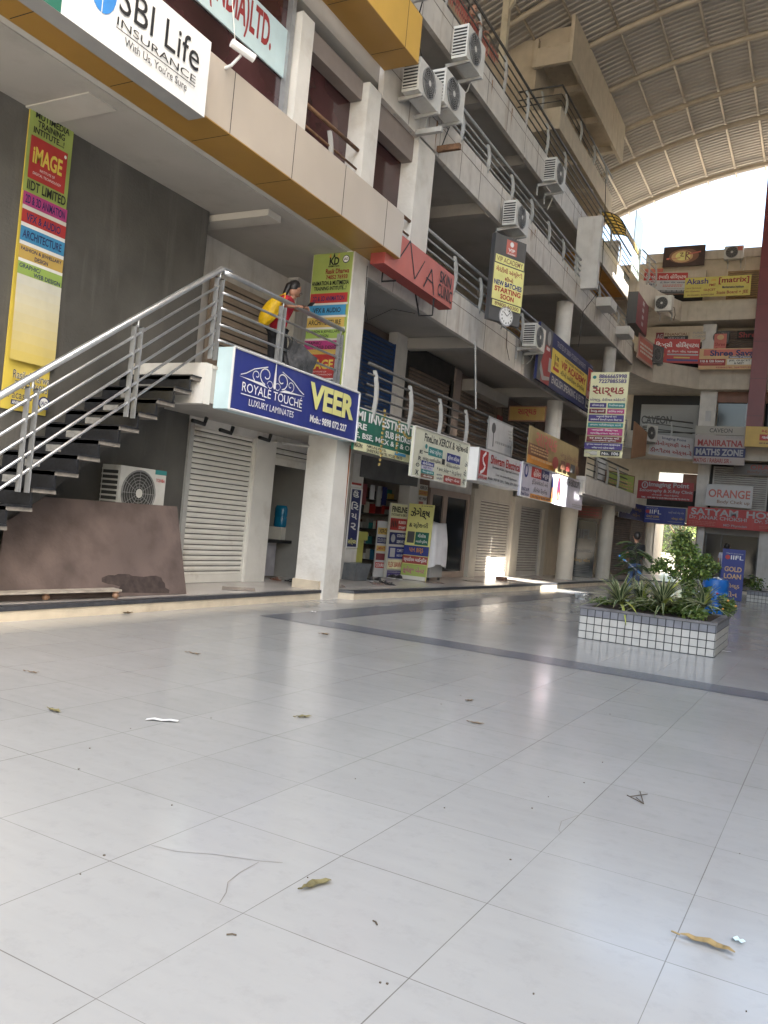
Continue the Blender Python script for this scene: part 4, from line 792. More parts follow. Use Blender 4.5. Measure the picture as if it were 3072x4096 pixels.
sign('cloth_banner','big faded yellow academy banner hanging from the first floor railing',f,.02,'tan',[('r',0,.45,.36,.95,'brown'),('r',0,.78,.5,1,'orange')]+lines(.03,.5,.34,.76,3,'tan',9)+lines(.03,.82,.45,.95,1,'tan',10)+[T('સાર્થક',.07,.12,.47,.62,'salmon',.02),T('એજ્યુ. કેરીયર એકેડમી',.55,.36,.97,.58,'brown'),('e',.46,.76,.06,.18,'salmond'),('r',.57,.62,.66,.88,'brown'),('r',.68,.62,.76,.88,'salmond'),('r',.78,.62,.88,.88,'dgrey'),('r',.9,.62,.98,.88,'brown')],bgmat=mat('faded_mustard_flex',(.34,.27,.14),.7,var=.12,vscale=2))
# UVA sign
f=Frame((-7.4,13.1,6.94),(0,1,0),3.12,.72,(1,0,0))
sg=sign('clinic_sign','salmon red skin clinic box sign with thin black letters on iron brackets',f,.30,'salmon',[('l',[(.30,-.02),(.25,.25),(.18,.60),(.13,.5),(.12,.40)],'black',.035),('l',[(.30,.0),(.40,.88)],'black',.045),('l',[(.40,.88),(.52,.22)],'black',.028),('l',[(.53,.92),(.63,.30),(.69,.96)],'black',.04),('l',[(.56,.62),(.67,.66)],'black',.03),T('SKIN',.76,.14,.95,.48,'black',.015),T('CLINIC',.74,.52,.975,.88,'black',.015)],side='salmond')
MB().use(black).tube([(-7.7,13.6,6.25),(-7.7,13.6,6.05),(-7.4,13.6,6.05)],.02,4).build('bracket',parent=sg)
MB().use(black).tube([(-8.0,15.3,6.9),(-7.7,15.3,5.85),(-7.4,15.3,5.85),(-7.4,15.3,6.2)],.02,4).build('bracket',parent=sg)
# VIP boards inside second floor
vb=[('r',.0,.0,.26,1,'maroon'),T('VIP',.04,.25,.22,.5,'offw',.02),T('ACADEMY',.05,.55,.21,.66,'offw'),('r',.27,.04,.98,.96,'tan'),T('TRUSTED BY 50000+',.34,.16,.94,.36,'black',.02),T('STUDENTS & PARENTS',.34,.44,.94,.62,'black',.02),*lines(.45,.70,.8,.86,2,'brown',77)]
f=Frame((-10.3,16.6,9.35),(0,1,0),4.0,1.45,(1,0,0))
DIM=lambda k:mat('dim_'+k,tuple(c*.6 for c in PAL[k]),.6)
sign('hanging_board','black framed mustard board trusted by students hanging under the second floor ceiling',f,.06,'black',vb,group='mustard academy boards')
f=Frame((-10.3,21.6,9.1),(0,1,0),1.2,1.3,(1,0,0))
sign('hanging_board','small dark maroon academy board behind the second floor railing',f,.06,'maroon',[T('VIP',.3,.2,.8,.5,'offw')])
f=Frame((-9.6,23.6,8.85),(0,1,0),3.6,1.35,(1,0,0))
sign('hanging_board','mustard hanging board above the blue academy sign',f,.06,'brown',[('r',.02,.04,.98,.96,'dkgold')]+lines(.1,.15,.9,.85,6,'brown',12))
# black academy board with clock
a=Vector((-7.45,18.5,0)); d=Vector((.45,.95,0)).normalized(); f=Frame((a.x,a.y,8.72),d,1.05,2.08,(d.y,-d.x,0))
f.U=Vector((0,0,1))
s=sign('academy_board','tall black academy board with yellow panels and a round white clock at its foot',f,.14,'dgrey',[('r',.36,.03,.70,.20,'salmon'),('e',.53,.075,.06,.03,'white'),T('VIP',.42,.125,.64,.165,'white'),T('ACADEMY',.40,.18,.66,.198,'white'),('r',.04,.24,.97,.33,'lyellow'),T('VIP ACADEMY',.08,.255,.93,.315,'brown',.01),('r',.02,.345,1,.76,'lyellow'),T('ગેરંટીથી અંગ્રેજી',.08,.37,.94,.45,'dred'),T('શીખો',.38,.465,.66,.52,'dred'),T('NEW BATCHES',.05,.53,.95,.59,'blue',.03),T('STARTING',.08,.605,.93,.665,'red',.03),T('SOON',.28,.68,.72,.74,'red',.03),('r',.04,.775,.97,.84,'lyellow'),T('89800 60300',.12,.785,.9,.83,'brown')])
ck=thing('wall_clock','round white wall clock on the black academy board','clock',f.p(.52,.925,.0)); 
MB().use(pt('silver')).poly([f.p(.52+.23*math.cos(-t*math.pi/14),.925+.116*math.sin(-t*math.pi/14),.03) for t in range(28)]).build('bezel',parent=ck); MB().use(pt('white')).poly([f.p(.52+.20*math.cos(-t*math.pi/14),.925+.10*math.sin(-t*math.pi/14),.034) for t in range(28)]).build('dial',parent=ck)
its=[T(str(n),.52+.16*math.sin(n*math.pi/6)-.02,.925-.08*math.cos(n*math.pi/6)-.012,.52+.16*math.sin(n*math.pi/6)+.02,.925-.08*math.cos(n*math.pi/6)+.012,'black',.02) for n in range(1,13)]+[('l',[(.52,.925),(.41,.885)],'black',.02),('l',[(.52,.925),(.63,.865)],'black',.015)]
art(MB(),f,its,.036).build('dial_marks',parent=ck)
# VIP blue sign
f=Frame((-7.6,22.95,7.72),(0,1,0),6.2,1.65,(1,0,0))
sign('academy_sign','long blue and yellow English academy sign with a figure in a red striped top',f,.08,'navy',[('r',.0,.0,.20,1,'dgrey'),('e',.145,.17,.028,.13,'grey'),('p',[(.10,.32),(.17,.32),(.21,.6),(.19,1),(.06,1),(.04,.7)],'dred'),('p',[(.11,.34),(.165,.34),(.16,.4),(.11,.4)],'lgrey'),('p',[(.04,.65),(.10,.88),(.19,.84),(.19,.9),(.08,.97),(.03,.8)],'grey'),('r',.16,.5,.21,.75,'grey'),T('TRUSTED BY 50000+ STUDENTS & PARENTS',.27,.10,.83,.20,'silver',.01),('r',.20,.28,.88,.72,'yellow'),('l',[(.255,.60),(.255,.36)],'black',.06),T('TIME',.27,.38,.32,.46,'black',.03),T('INDIA',.26,.49,.32,.56,'dred',.03),('r',.23,.60,.33,.66,'red'),T('AUTHORIZED FRANCHISE OF',.42,.31,.80,.36,'black'),T('VIP ACADEMY',.36,.39,.85,.53,'red',.03),T('શીખો અમેરિકન ઇંગ્લીશ',.36,.56,.83,.69,'black',.01),T('ENGLISH SPEAKING & IELTS',.22,.78,.84,.92,'silver',.02),('r',.88,.10,.985,.95,'offw'),('r',.885,.11,.98,.74,'red'),('r',.885,.75,.98,.93,'black'),('l',[(.93,.16),(.945,.3),(.92,.45),(.945,.55)],'offw',.05),T('VIP',.895,.58,.97,.72,'offw',.02),T('ACADEMY',.89,.79,.975,.88,'offw'),T('A. J. Prajapati',.90,.03,.97,.07,'silver')])
# Sarthak vertical board
f=Frame((-7.08,27.0,7.08),(1,0,0),1.22,2.78,(0,-1,0))
sign('vertical_board','tall cream academy board number 106 with coloured Gujarati labels hung off the column',f,.10,'pyellow',[('e',.1,.06,.05,.02,'teal'),T('8866665998',.22,.025,.95,.075,'purple',.03),T('7227885583',.22,.085,.95,.13,'purple',.03),('p',[(.06,.17),(.1,.155),(.14,.17),(.18,.155),(.22,.17),(.14,.205)],'dgrey'),T('સાર્થક',.08,.18,.92,.29,'dred',.02),T('એજ્યુ. કેરીયર એકેડમી',.03,.305,.97,.35,'purple',.01),
 ('r',.04,.365,.48,.42,'purple'),T('સચિવાલય ક્લાર્ક',.1,.375,.42,.41,'white'),('r',.52,.365,.97,.42,'teal'),T('બિનસચિવાલય ક્લાર્ક',.56,.375,.93,.41,'white'),('r',.04,.435,.48,.49,'maroon'),T('રેવન્યુ તલાટી',.08,.445,.44,.48,'white'),('r',.52,.435,.97,.49,'magenta'),T('હાઈકોર્ટ કલાર્ક',.56,.445,.93,.48,'white'),('r',.04,.505,.97,.585,'purple'),T('અનુભવી શિક્ષકો અને',.25,.512,.78,.54,'white'),T('SPIPAની ફેકલ્ટી દ્વારા શિક્ષણ',.1,.548,.92,.577,'white'),('r',.04,.60,.97,.65,'teal'),T('તમામ મટીરીયલ્સ સાથે',.1,.61,.92,.64,'white'),('r',.04,.665,.97,.745,'magenta'),T('પાયાથી શિક્ષણ',.15,.672,.85,.70,'white'),T('વ્યક્તિગત ધ્યાન',.12,.71,.88,.738,'white'),('r',.04,.76,.97,.825,'maroon'),T('૨૪ કલાક વાંચવા માટે',.12,.765,.9,.79,'white'),T('લાયબ્રેરીની સુવિધા',.2,.797,.82,.82,'white'),('r',.0,.835,1,.915,'purple'),T('ગુજરાત સરકારની તમામ સ્પર્ધાત્મક',.05,.842,.95,.87,'white'),T('પરીક્ષાઓ માટેના વર્ગો',.2,.88,.8,.908,'white'),('r',.44,.93,.95,.985,'black'),T('No. 106',.48,.94,.92,.975,'white',.02),('p',[(.05,.945),(.18,.945),(.22,.935),(.36,.94),(.36,.98),(.2,.982),(.16,.965),(.05,.955)],'offw'),('l',[(.05,.945),(.18,.945),(.22,.935),(.36,.94)],'black',.008),('l',[(.05,.957),(.16,.962),(.2,.982),(.36,.98)],'black',.008)])
f=Frame((-8.6,26.3,5.55),(0,1,0),1.6,.5,(1,0,0)); f=Frame((-9.3,25.6,5.7),(1,-.0,0),1.25,.5,(0,-1,0))
sign('hanging_board','small dim yellow academy board under the ceiling above the faded banner',f,.03,'brown',[('r',.03,.08,.97,.92,'dkgold'),T('સાર્થક',.25,.2,.75,.7,'dred')])
f=Frame((-9.93,26.35,5.5),(0,1,0),.45,1.9,(1,0,0))
sign('vertical_board','narrow red vertical board on the first floor wall between brown shutters',f,.03,'dred',[T('સા',.2,.1,.8,.4,'offw'),T('લો',.2,.5,.8,.85,'offw')])
# IIFL corner etc.
f=fseg((-7.75,33.2),(-7.1,35.6),4.45,3.7)
sign('shop_board','dim olive shop board above the corner ledge',f,.05,'brown',[('r',.03,.05,.97,.95,'olive')]+lines(.1,.4,.9,.9,3,'tan',14))
f=fseg((-7.0,38.2),(-7.0,38.2001),1,0)
f=fseg((-8.0,37.4),(-7.55,40.9),3.5,2.75)
sign('loan_sign','darker blue gold loan sign on the angled corner',f,.06,'navy',[T('IIFL',.1,.2,.4,.7,'silver'),T('ગોલ્ડ',.5,.2,.85,.5,'dkgold'),T('લોન',.5,.55,.8,.8,'dkgold')],side='white')
f=Frame((-7.62,40.95,3.50),(1,0,0),1.9,.78,(0,-1,0))
sign('loan_sign','bright blue gold loan sign over the passage opening',f,.08,'blue',[T('When it’s about money',.06,.06,.34,.14,'silver'),('e',.1,.32,.05,.11,'red'),T('IIFL',.15,.2,.43,.45,'white',.0),T('GOLD LOAN',.08,.54,.38,.68,'gold',.02),('r',.05,.76,.4,.79,'silver'),T('આઈ આઈ એફ એલ',.6,.22,.97,.38,'silver'),T('ગોલ્ડ લોન',.68,.56,.97,.76,'gold'),('r',.6,.85,.95,.87,'silver')])
f=Frame((-5.62,40.9,3.62),(1,0,0),5.0,.90,(0,-1,0))
sign('hospital_sign','long red hospital sign with white serif letters above the dark glass shop front',f,.10,'red',[T('SATYAM  HOSPITAL',.03,.05,1.0,.40,'silver',.03),T('Dr. JANAK CHOKSHI    Dr. SHAH',.02,.42,.80,.66,'silver',.02),T('MD Physician',.32,.78,.52,.93,'silver'),]+lines(.02,.72,.26,.96,3,'salmon',21)+lines(.62,.75,.8,.9,2,'salmon',22))
f=Frame((-8.0,40.95,4.72),(1,0,0),2.55,.87,(0,-1,0))
sign('clinic_sign','red imaging clinic sign with silver letters on the first floor',f,.05,'dred',[('e',.13,.24,.06,.2,'silver'),('e',.13,.24,.04,.14,'dred'),T('i',.12,.14,.14,.34,'silver',.03),T('Imaging Point',.2,.06,.92,.38,'silver',.03),T('Sonography & X-Ray Clinic',.04,.44,.99,.66,'silver',.02),T('સોનોગ્રાફી · એક્સ-રે ક્લિનિક',.27,.70,.75,.82,'silver'),T('TIME : 10:00 AM TO 02:00 PM & 06:00 PM TO 09:00 PM',.08,.87,.94,.96,'lgrey')])
f=Frame((-4.88,40.95,4.72),(1,0,0),1.98,1.0,(0,-1,0))
sign('check_up_sign','white body check up sign with salmon letters above the red hospital sign',f,.06,'lgrey',[T('ORANGE',.05,.22,.95,.60,'salmon',.02),T('Body Chek up',.25,.70,.95,.90,'brown',.01)])
f=fseg((-7.45,39.85),(-5.66,41.3),6.85,5.88)
sign('clinic_sign','grey imaging point board with dark red Gujarati lettering on the second floor band',f,.05,'lgrey',[T('Imaging Point',.28,.08,.82,.24,'navy',.01),T('સોનોગ્રાફી અને',.08,.30,.92,.56,'dred'),T('ડીજીટલ એક્સ-રે',.03,.64,.97,.92,'dred')])
f=Frame((-5.6,40.9,7.42),(1,0,0),2.25,.40,(0,-1,0))
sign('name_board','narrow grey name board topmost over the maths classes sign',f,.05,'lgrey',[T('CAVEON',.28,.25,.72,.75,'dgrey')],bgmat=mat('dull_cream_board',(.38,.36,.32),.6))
f=Frame((-5.58,40.92,7.0),(1,0,0),2.22,1.35,(0,-1,0))
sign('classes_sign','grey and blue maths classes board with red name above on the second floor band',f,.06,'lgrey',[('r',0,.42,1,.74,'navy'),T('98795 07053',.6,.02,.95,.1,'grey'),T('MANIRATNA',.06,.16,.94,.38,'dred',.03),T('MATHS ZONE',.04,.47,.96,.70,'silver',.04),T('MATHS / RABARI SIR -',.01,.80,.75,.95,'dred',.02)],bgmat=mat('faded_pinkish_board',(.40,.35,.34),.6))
f=Frame((-3.4,40.55,7.40),(1,0,0),3.0,.92,(0,-1,0))
sign('jeweller_sign','orange yellow sign at the right edge at the foot of the maroon pillar',f,.06,'gold',[T('મહાવીર',.22,.08,.6,.3,'red'),('r',.2,.38,.7,.68,'red'),T('સોનું ચાંદી',.23,.42,.68,.64,'white'),*lines(.2,.78,.6,.9,1,'brown',78)])
f=Frame((-3.9,42.1,5.85),(1,0,0),2.4,.5,(0,-1,0))
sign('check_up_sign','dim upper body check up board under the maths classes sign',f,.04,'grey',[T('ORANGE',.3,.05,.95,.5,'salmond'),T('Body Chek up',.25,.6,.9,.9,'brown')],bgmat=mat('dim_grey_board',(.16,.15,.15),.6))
f=Frame((-8.55,42.9,8.72),(1,0,0),2.75,1.35,(0,-1,0))
sign('company_board','large grey company list board behind the second floor railing',f,.04,'lgrey',[T('CAVEON',.02,.42,.55,.72,'dgrey'),T('Our Company List',.6,.1,.85,.2,'grey'),('r',.78,.3,.785,.85,'grey')]+lines(.58,.3,.76,.85,6,'grey',31)+lines(.80,.3,.97,.8,5,'grey',32)+lines(.05,.05,.3,.2,2,'grey',33),bgmat=mat('grey_company_board',(.30,.30,.29),.6))
tag(MB().use(mat('pale_board_strip',(.30,.30,.29),.6)).box(-8.2,-5.8,42.8,42.86,6.75,7.3).build('white_board',loc=(-7,42.8,6.75)),'blank pale board behind the black railing on the second floor of the end building','board')
# third-floor signs on end building
f=fseg((-7.72,39.6),(-5.75,41.2),11.35,10.15)
f=Frame((-7.75,40.6,11.5),(1,.15,0),2.05,1.15,(.15,-1,0))
sign('hospital_sign','bright red Gujarati hospital sign with orange monogram, lower of the two hospital signs',f,.06,'red',[T('જિન્સી  હોસ્પિટલ',.04,.12,.98,.40,'white',.02),('e',.14,.68,.10,.22,'orange'),('e',.14,.68,.075,.17,'purple'),T('JH',.09,.58,.2,.78,'white',.02),T('ડૉ. ધિરજ એમ. મકવાણા',.3,.46,.97,.58,'white'),('r',.3,.62,.98,.68,'silver'),('r',.45,.74,.8,.80,'gold'),('r',.3,.84,.98,.92,'purple')],side='dred')
f=Frame((-5.72,40.92,11.05),(1,0,0),2.35,.98,(0,-1,0))
sign('institute_banner','orange and pink science institute banner left of the maroon pillar',f,.03,'tan',[('r',.08,.04,1,.34,'salmon'),T('Shree Sava',.2,.08,1.0,.36,'navy',.03),('r',.55,.37,1,.47,'navy'),T('Institute of Science',.57,.38,.95,.45,'white'),('r',.0,.50,.5,.82,'dred'),T('11th & 12th Science',.03,.54,.47,.66,'white',.02),('r',.04,.71,.44,.75,'salmon'),('r',.53,.52,.98,.78,'offw'),T('JEE, GUJCET',.56,.54,.95,.64,'black',.02),T('& NEET',.66,.66,.84,.76,'black',.02),T('9328063781, 9687997193',.33,.87,.97,.96,'salmond')])
f=Frame((-7.95,41.85,12.1),(1,0,0),2.3,.38,(0,-1,0))
sign('finance_board','brown financial services board on the beige bulkhead',f,.02,'tan',[('r',.0,.0,.16,1,'maroon'),T('AG',.02,.2,.14,.8,'silver'),('r',.17,.5,.66,1,'black'),T('FINANCIAL',.18,.08,.65,.46,'brown',.02),T('SERVICES',.25,.62,.6,.88,'silver'),T('FUNDS',.75,.0,1,.3,'grey'),T('LOANS',.75,.45,1,.75,'grey')],bgmat=beige)
f=Frame((-5.25,41.95,12.0),(1,0,0),.55,1.4,(0,-1,0))
sign('vertical_board','small orange and blue vertical institute board on the white pier',f,.04,'salmon',[('e',.5,.12,.28,.09,'tan'),T('Shree',.08,.3,.92,.42,'dred'),T('Sava',.15,.47,.85,.58,'dred'),('r',0,.66,1,1,'purple'),T('Institute of',.08,.72,.92,.8,'silver'),T('Science',.12,.84,.88,.93,'silver')])
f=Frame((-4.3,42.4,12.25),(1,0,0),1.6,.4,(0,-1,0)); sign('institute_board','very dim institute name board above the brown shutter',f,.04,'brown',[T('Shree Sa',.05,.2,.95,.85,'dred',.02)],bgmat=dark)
# fourth floor of end building
f=Frame((-8.55,40.75,14.75),(1,.14,0),2.0,1.0,(.14,-1,0))
sign('hospital_sign','red and white Gujarati hospital lightbox, upper of the two hospital signs',f,.22,'lgrey',[('r',0,0,1,.36,'red'),T('જિન્સી (બાઈ) હોસ્પિટલ',.05,.07,.97,.33,'white',.01),('e',.18,.58,.13,.18,'dred'),('e',.18,.58,.11,.14,'lgrey'),T('JH',.12,.5,.25,.66,'navy'),T('ડૉ. ધિરજ એમ. મકવાણા',.38,.42,.97,.52,'navy'),('r',0,.84,1,1,'dgrey')]+lines(.45,.58,.9,.72,2,'salmon',41)+lines(.55,.76,.95,.83,1,'grey',42)+lines(.05,.88,.95,.97,1,'silver',43),side='brown')
f=Frame((-6.65,40.9,14.45),(1,0.0,0),2.9,.94,(0,-1,0))
sign('class_banner','yellow maths and science classes banner beside the upper hospital sign',f,.02,'yellow',[T('Akash',.02,.06,.36,.34,'purple',.02),T('JEE',.40,.12,.48,.24,'orange'),T('PMT',.38,.36,.48,.48,'dred'),T('GUJCET',.30,.60,.48,.74,'dred'),T('11th & 12th Science',.02,.5,.26,.58,'brown'),T('Sem. 4 Graduation',.02,.66,.24,.74,'brown'),T('9913323041, 8420071304',.05,.86,.46,.95,'brown'),T('[matrix]',.52,.06,.97,.42,'dred',.02),T('Mathematics Institute',.58,.50,.90,.62,'navy'),T('State Board + JEE',.50,.74,.97,.94,'dred',.01)],bgmat=mat('sun_faded_yellow_flex',(.55,.47,.12),.6,var=.1))
f=Frame((-8.1,42.7,16.65),(1,0,0),1.98,1.02,(0,-1,0))
sign('salon_sign','dark brown glowing emblem sign on the parapet of the end building',f,.06,'brown',[('e',.5,.5,.36,.36,'brown'),('e',.46,.52,.26,.30,'tan'),('e',.48,.5,.18,.22,'lyellow'),('p',[(.1,.62),(.42,.56),(.42,.60)],'salmon'),('p',[(.58,.4),(.9,.3),(.9,.36),(.6,.46)],'salmon'),('e',.12,.6,.04,.05,'salmon'),('l',[(.55,.28),(.55,.7)],'brown',.06),('l',[(.55,.3),(.63,.36),(.56,.48),(.66,.7)],'brown',.05),('l',[(.40,.36),(.48,.34),(.42,.5),(.5,.52)],'brown',.04)],bgmat=mat('dark_brown_flex',(.05,.028,.024),.5,var=.3))
f=Frame((-9.0,42.95,15.7),(1,0,0),.9,2.3,(0,-1,0))
sign('notice_board','faded orange and white notice banner on the wall behind the turning rail',f,.02,'tan',[('r',.0,.02,1,.10,'salmon'),('r',.05,.14,.95,.22,'orange')]+lines(.08,.28,.92,.95,9,'brown',51))
# dark box signs hung on third floor rail near corner
f=Frame((-7.6,35.4,12.25),(0,1,0),2.4,1.35,(1,0,0))
sign('dark_box_sign','dark sided maroon box sign hung on the third floor rail near the corner',f,.42,'maroon',[('r',.45,.08+.22*i,.6,.2+.22*i,'silver') for i in range(4)],side='dgrey')
f=Frame((-7.75,37.0,10.9),(.1,1,0),2.4,1.1,(1,-.1,0))
sign('pink_banner','faded pink banner between the dark box sign and the grey air conditioner',f,.03,'tan',[('r',.05,.1,.95,.9,'salmon')]+lines(.1,.3,.9,.8,3,'offw',55),bgmat=mat('faded_pink_flex',(.42,.28,.24),.6))
tag(MB().use(mat('brown_board_back',(.28,.15,.08),.7,var=.1)).ext([(-6.98,33.8,6.5),(-6.85,35.9,6.35),(-6.85,35.9,5.35),(-6.98,33.8,5.0)],(.04,0,0)).build('board_back',loc=(-6.9,34.8,5.2)),'plain brown back of a board behind the tall cream number board','board')
# red lettered terrace banner
f=Frame((-8.75,13.2,14.35),(0,1,0),8.2,.95,(1,0,0))
sign('terrace_banner','cream banner with rows of red capitals behind the fourth floor rail',f,.02,'tan',[('r',.02+.0125*i,.07,.028+.0125*i,.30,'salmon') for i in range(70) if i%7!=6]+[('r',.02+.0125*i,.38,.028+.0125*i,.60,'salmon') for i in range(64) if i%6!=5]+[('r',.08+.0125*i,.70,.088+.0125*i,.90,'salmon') for i in range(52) if i%8!=7],bgmat=mat('cream_flex',(.50,.40,.27),.6,var=.1))
# gold loan standee
sd=Frame((-2.88,29.9,1.72),(1,0,0),.70,1.70,(0,-1,0))
s=sign('floor_standee','blue gold loan standee on the floor beside the blue barrel',sd,.05,'blue',[T('When it’s about money',.15,.07,.92,.10,'silver'),('e',.24,.16,.11,.045,'red'),T('IIFL',.38,.12,.94,.20,'white',.01),T('GOLD',.14,.34,.9,.44,'tan',.03),T('LOAN',.14,.48,.9,.58,'tan',.03),T('ગોલ્ડ',.2,.66,.86,.78,'tan',.02),T('લોન',.2,.82,.8,.93,'tan',.02)])
# courier vertical sign, xerox column sign, glass sticker
f=fg('A',[(118,735),(178,735),(135,1220),(70,1225)],.04)
s0=f
f=Frame(s0.O+s0.R*-.02,s0.R,.44,s0.h,s0.N)
sign('vertical_sign','narrow navy courier service sign with white Gujarati letters on the white pier',f,.02,'navy',[T('કુ',.2,.03,.8,.15,'white',.02),T('રિ',.15,.22,.85,.36,'white',.02),T('ય',.22,.42,.78,.52,'white',.02),T('ર',.25,.58,.75,.70,'white',.02),T('સર્વિસ',.12,.84,.9,.96,'lyellow',.02)],frame='white')
f=fg('A',[(118,685),(200,690),(195,725),(115,722)],.05); sign('notice_sticker','small red and white notice above the navy courier sign',f,.01,'white',[('r',0,0,1,.5,'red')])
f=fg('A',[(675,700),(750,705),(735,920),(665,915)],.02)
sign('vertical_sign','orange and white photocopy price sign on the pier of the stationery shop',f,.02,'offw',[('r',0,.22,1,.42,'gold'),T('XEROX',.05,.05,.95,.18,'black',.03),T('COLOR PRINT',.05,.26,.95,.38,'red',.02),T('NET 2 PRINT',.05,.48,.95,.60,'black',.03),('r',.05,.66,.55,.8,'salmon'),T('COURIER',.1,.84,.9,.95,'black',.02)])
def stand(name,label,bl,br,zt,items,bg,lean=.0,th=.05):
    "board standing on the walkway from bl to br (x,y), leaning back"
    a=Vector((bl[0],bl[1],.17)); c=Vector((br[0],br[1],.17)); R=c-a; w_=R.length; R.normalize(); Nn=Vector((R.y,-R.x,0))
    up=(Vector((0,0,1))-Nn*lean).normalized(); h=(zt-.17)/up.z
    fr=Frame(a+up*h,R,w_,h,Nn.cross(R) if 0 else (Nn+Vector((0,0,lean))),up)
    return sign(name,label,fr,th,bg,items)
def g0(x,y): v=at('Z1',x,y,Z=.17); return (v.x,v.y)
stand('floor_board','tall grey service board standing left of the stationery board',g0(305,1180),g0(470,1190),1.55,[('r',.05,.12,.98,.24,'gold'),T('XEROX',.15,.14,.9,.22,'black',.02),('r',.05,.29,.98,.40,'navy'),T('COLOR XEROX',.08,.31,.95,.38,'silver'),('r',.05,.44,.98,.54,'gold'),T('LAMINATION',.08,.46,.95,.52,'dred'),('r',.05,.58,.98,.70,'maroon'),('r',.05,.74,.98,.84,'red'),T('COURIER',.1,.76,.9,.82,'white')],'lgrey')
stand('floor_board','tall stationery board with red and navy panels behind the yellow board',g0(455,1195),g0(690,1200),2.02,[('r',.04,.01,.98,.19,'pyellow'),T('FINELINE',.08,.04,.94,.12,'black',.04),T('STATIONARY & XEROX',.06,.135,.97,.17,'black',.02),('r',.04,.20,.98,.36,'red'),T('RUBBER',.5,.23,.93,.27,'white',.02),T('STAMP',.52,.30,.9,.34,'white',.02)]+[('e',.12+.09*i,.28,.03,.05,'black') for i in range(4)]+[('r',.04,.39,.98,.55,'navy'),('e',.24,.47,.12,.055,'silver'),T('COURIER',.45,.41,.95,.45,'white',.02),T('SERVICE',.45,.49,.95,.53,'white',.02),('r',.04,.58,.98,.74,'blue'),('r',.12,.60,.4,.72,'lgrey'),T('COMPUTER',.5,.61,.97,.65,'white',.01),T('SALES & SERVICE',.5,.68,.97,.71,'white'),('r',.04,.76,.98,.88,'pyellow'),T('FLEX BANNER',.07,.785,.97,.855,'red',.02),('r',.04,.90,.98,.995,'purple'),T('navinfineline@gmail.com',.07,.91,.95,.935,'silver'),T('M. 9913674366',.1,.95,.95,.985,'silver')],'offw')
stand('floor_board','bright yellow leaning photocopy board in front of the white draped machine',g0(668,1205),g0(1000,1245),2.06,[T('મો. 99138 54358',.5,.012,.95,.03,'black'),T('ઝેરોક્ષ',.1,.05,.88,.20,'black',.03),T('& સ્ટેશનરી',.1,.24,.86,.33,'black',.02),('r',.08,.37,.36,.52,'dgrey'),('r',.40,.37,.93,.54,'green'),T('થીસીસ',.5,.39,.82,.44,'white'),T('બાઈન્ડીંગ',.44,.47,.9,.52,'white'),('r',0,.555,1,.68,'blue'),T('પાન કાર્ડ',.22,.58,.78,.66,'orange',.02),('r',0,.69,1,.79,'salmond'),T('સ્પાઈરલ બાઈન્ડીંગ',.05,.705,.96,.775,'white'),('r',0,.80,1,.95,'olive'),T('ફ્લેક્ષ બેનર',.08,.83,.92,.93,'pink',.02),('r',0,.95,1,1,'offw')],'lyellow',lean=.08)
f=Frame((-7.75,31.0,2.6),(0,1,0),1.2,.5,(1,0,0)); f=Frame((-8.35,30.9,2.85),(1,.1,0),1.1,.45,(.1,-1,0))
sign('small_board','small faded reddish board above the shop door between the round columns',f,.03,'brown',lines(.1,.2,.9,.9,3,'salmond',61))
f=Frame((-8.38,31.0,2.3),(1,.25,0),.95,2.12,(.25,-1,0))
sign('glass_door','dark glass door with faint lettering between the round columns',f,.05,'black',[T('IIFL',.3,.15,.85,.32,'dgrey'),T('GOLD LOAN',.2,.5,.9,.56,'dgrey'),T('ગોલ્ડ લોન',.2,.66,.85,.75,'dkgold')]+[('r',.15,.8+.03*i,.85,.81+.03*i,'dgrey') for i in range(4)],cat='door',bgmat=glassd)
# ================================================================== PEOPLE
def skin(name,J,ed,parent,m,sub=2,root=0):
    org=ORG[parent.name] if parent is not None else Vector((0,0,0))
    me=bpy.data.meshes.new(name); o=bpy.data.objects.new(name,me); COL.objects.link(o)
    me.from_pydata([tuple(Vector(j[0])-org) for j in J],ed,[]); 
    sk=o.modifiers.new('s','SKIN'); sk.use_smooth_shade=True; o.modifiers.new('u','SUBSURF').levels=sub; o.modifiers['u'].render_levels=sub
    for i,j in enumerate(J):
        r=j[1]; me.skin_vertices[0].data[i].radius=(r if isinstance(r,tuple) else (r,r)); me.skin_vertices[0].data[i].use_root=(i==root)
    dg=bpy.context.evaluated_depsgraph_get(); dg.update(); m2=bpy.data.meshes.new_from_object(o.evaluated_get(dg))
    bpy.data.objects.remove(o); m2.name=name; m2.materials.clear(); m2.materials.append(m); m2.polygons.foreach_set('use_smooth',[True]*len(m2.polygons))
    q=bpy.data.objects.new(name,m2); COL.objects.link(q); q.parent=parent; ORG[q.name]=org; return q
skinm=mat('warm_brown_skin',(.36,.19,.125),.5,var=.05,vscale=10); hairm=mat('black_hair',(.012,.010,.010),.45,var=.3,vscale=30)
def blob(parent,name,c,r,m,rot=None,n=14,noise=0,seed=0):
    b=MB().use(m); R_=rot or Matrix.Identity(3); rr=random.Random(seed)
    for i in range(n+1):
        for j in range(n*2):
            a=math.pi*i/n; t=math.pi*j/n; k=1+noise*rr.uniform(-1,1)
            b.v.append(Vector(c)+R_@Vector((r[0]*math.sin(a)*math.cos(t)*k,r[1]*math.sin(a)*math.sin(t)*k,r[2]*math.cos(a)*k)))
    w_=n*2
    for i in range(n):
        for j in range(w_): b.face((i*w_+j,(i+1)*w_+j,(i+1)*w_+(j+1)%w_,i*w_+(j+1)%w_))
    return b.build(name,parent=parent,smooth=True)
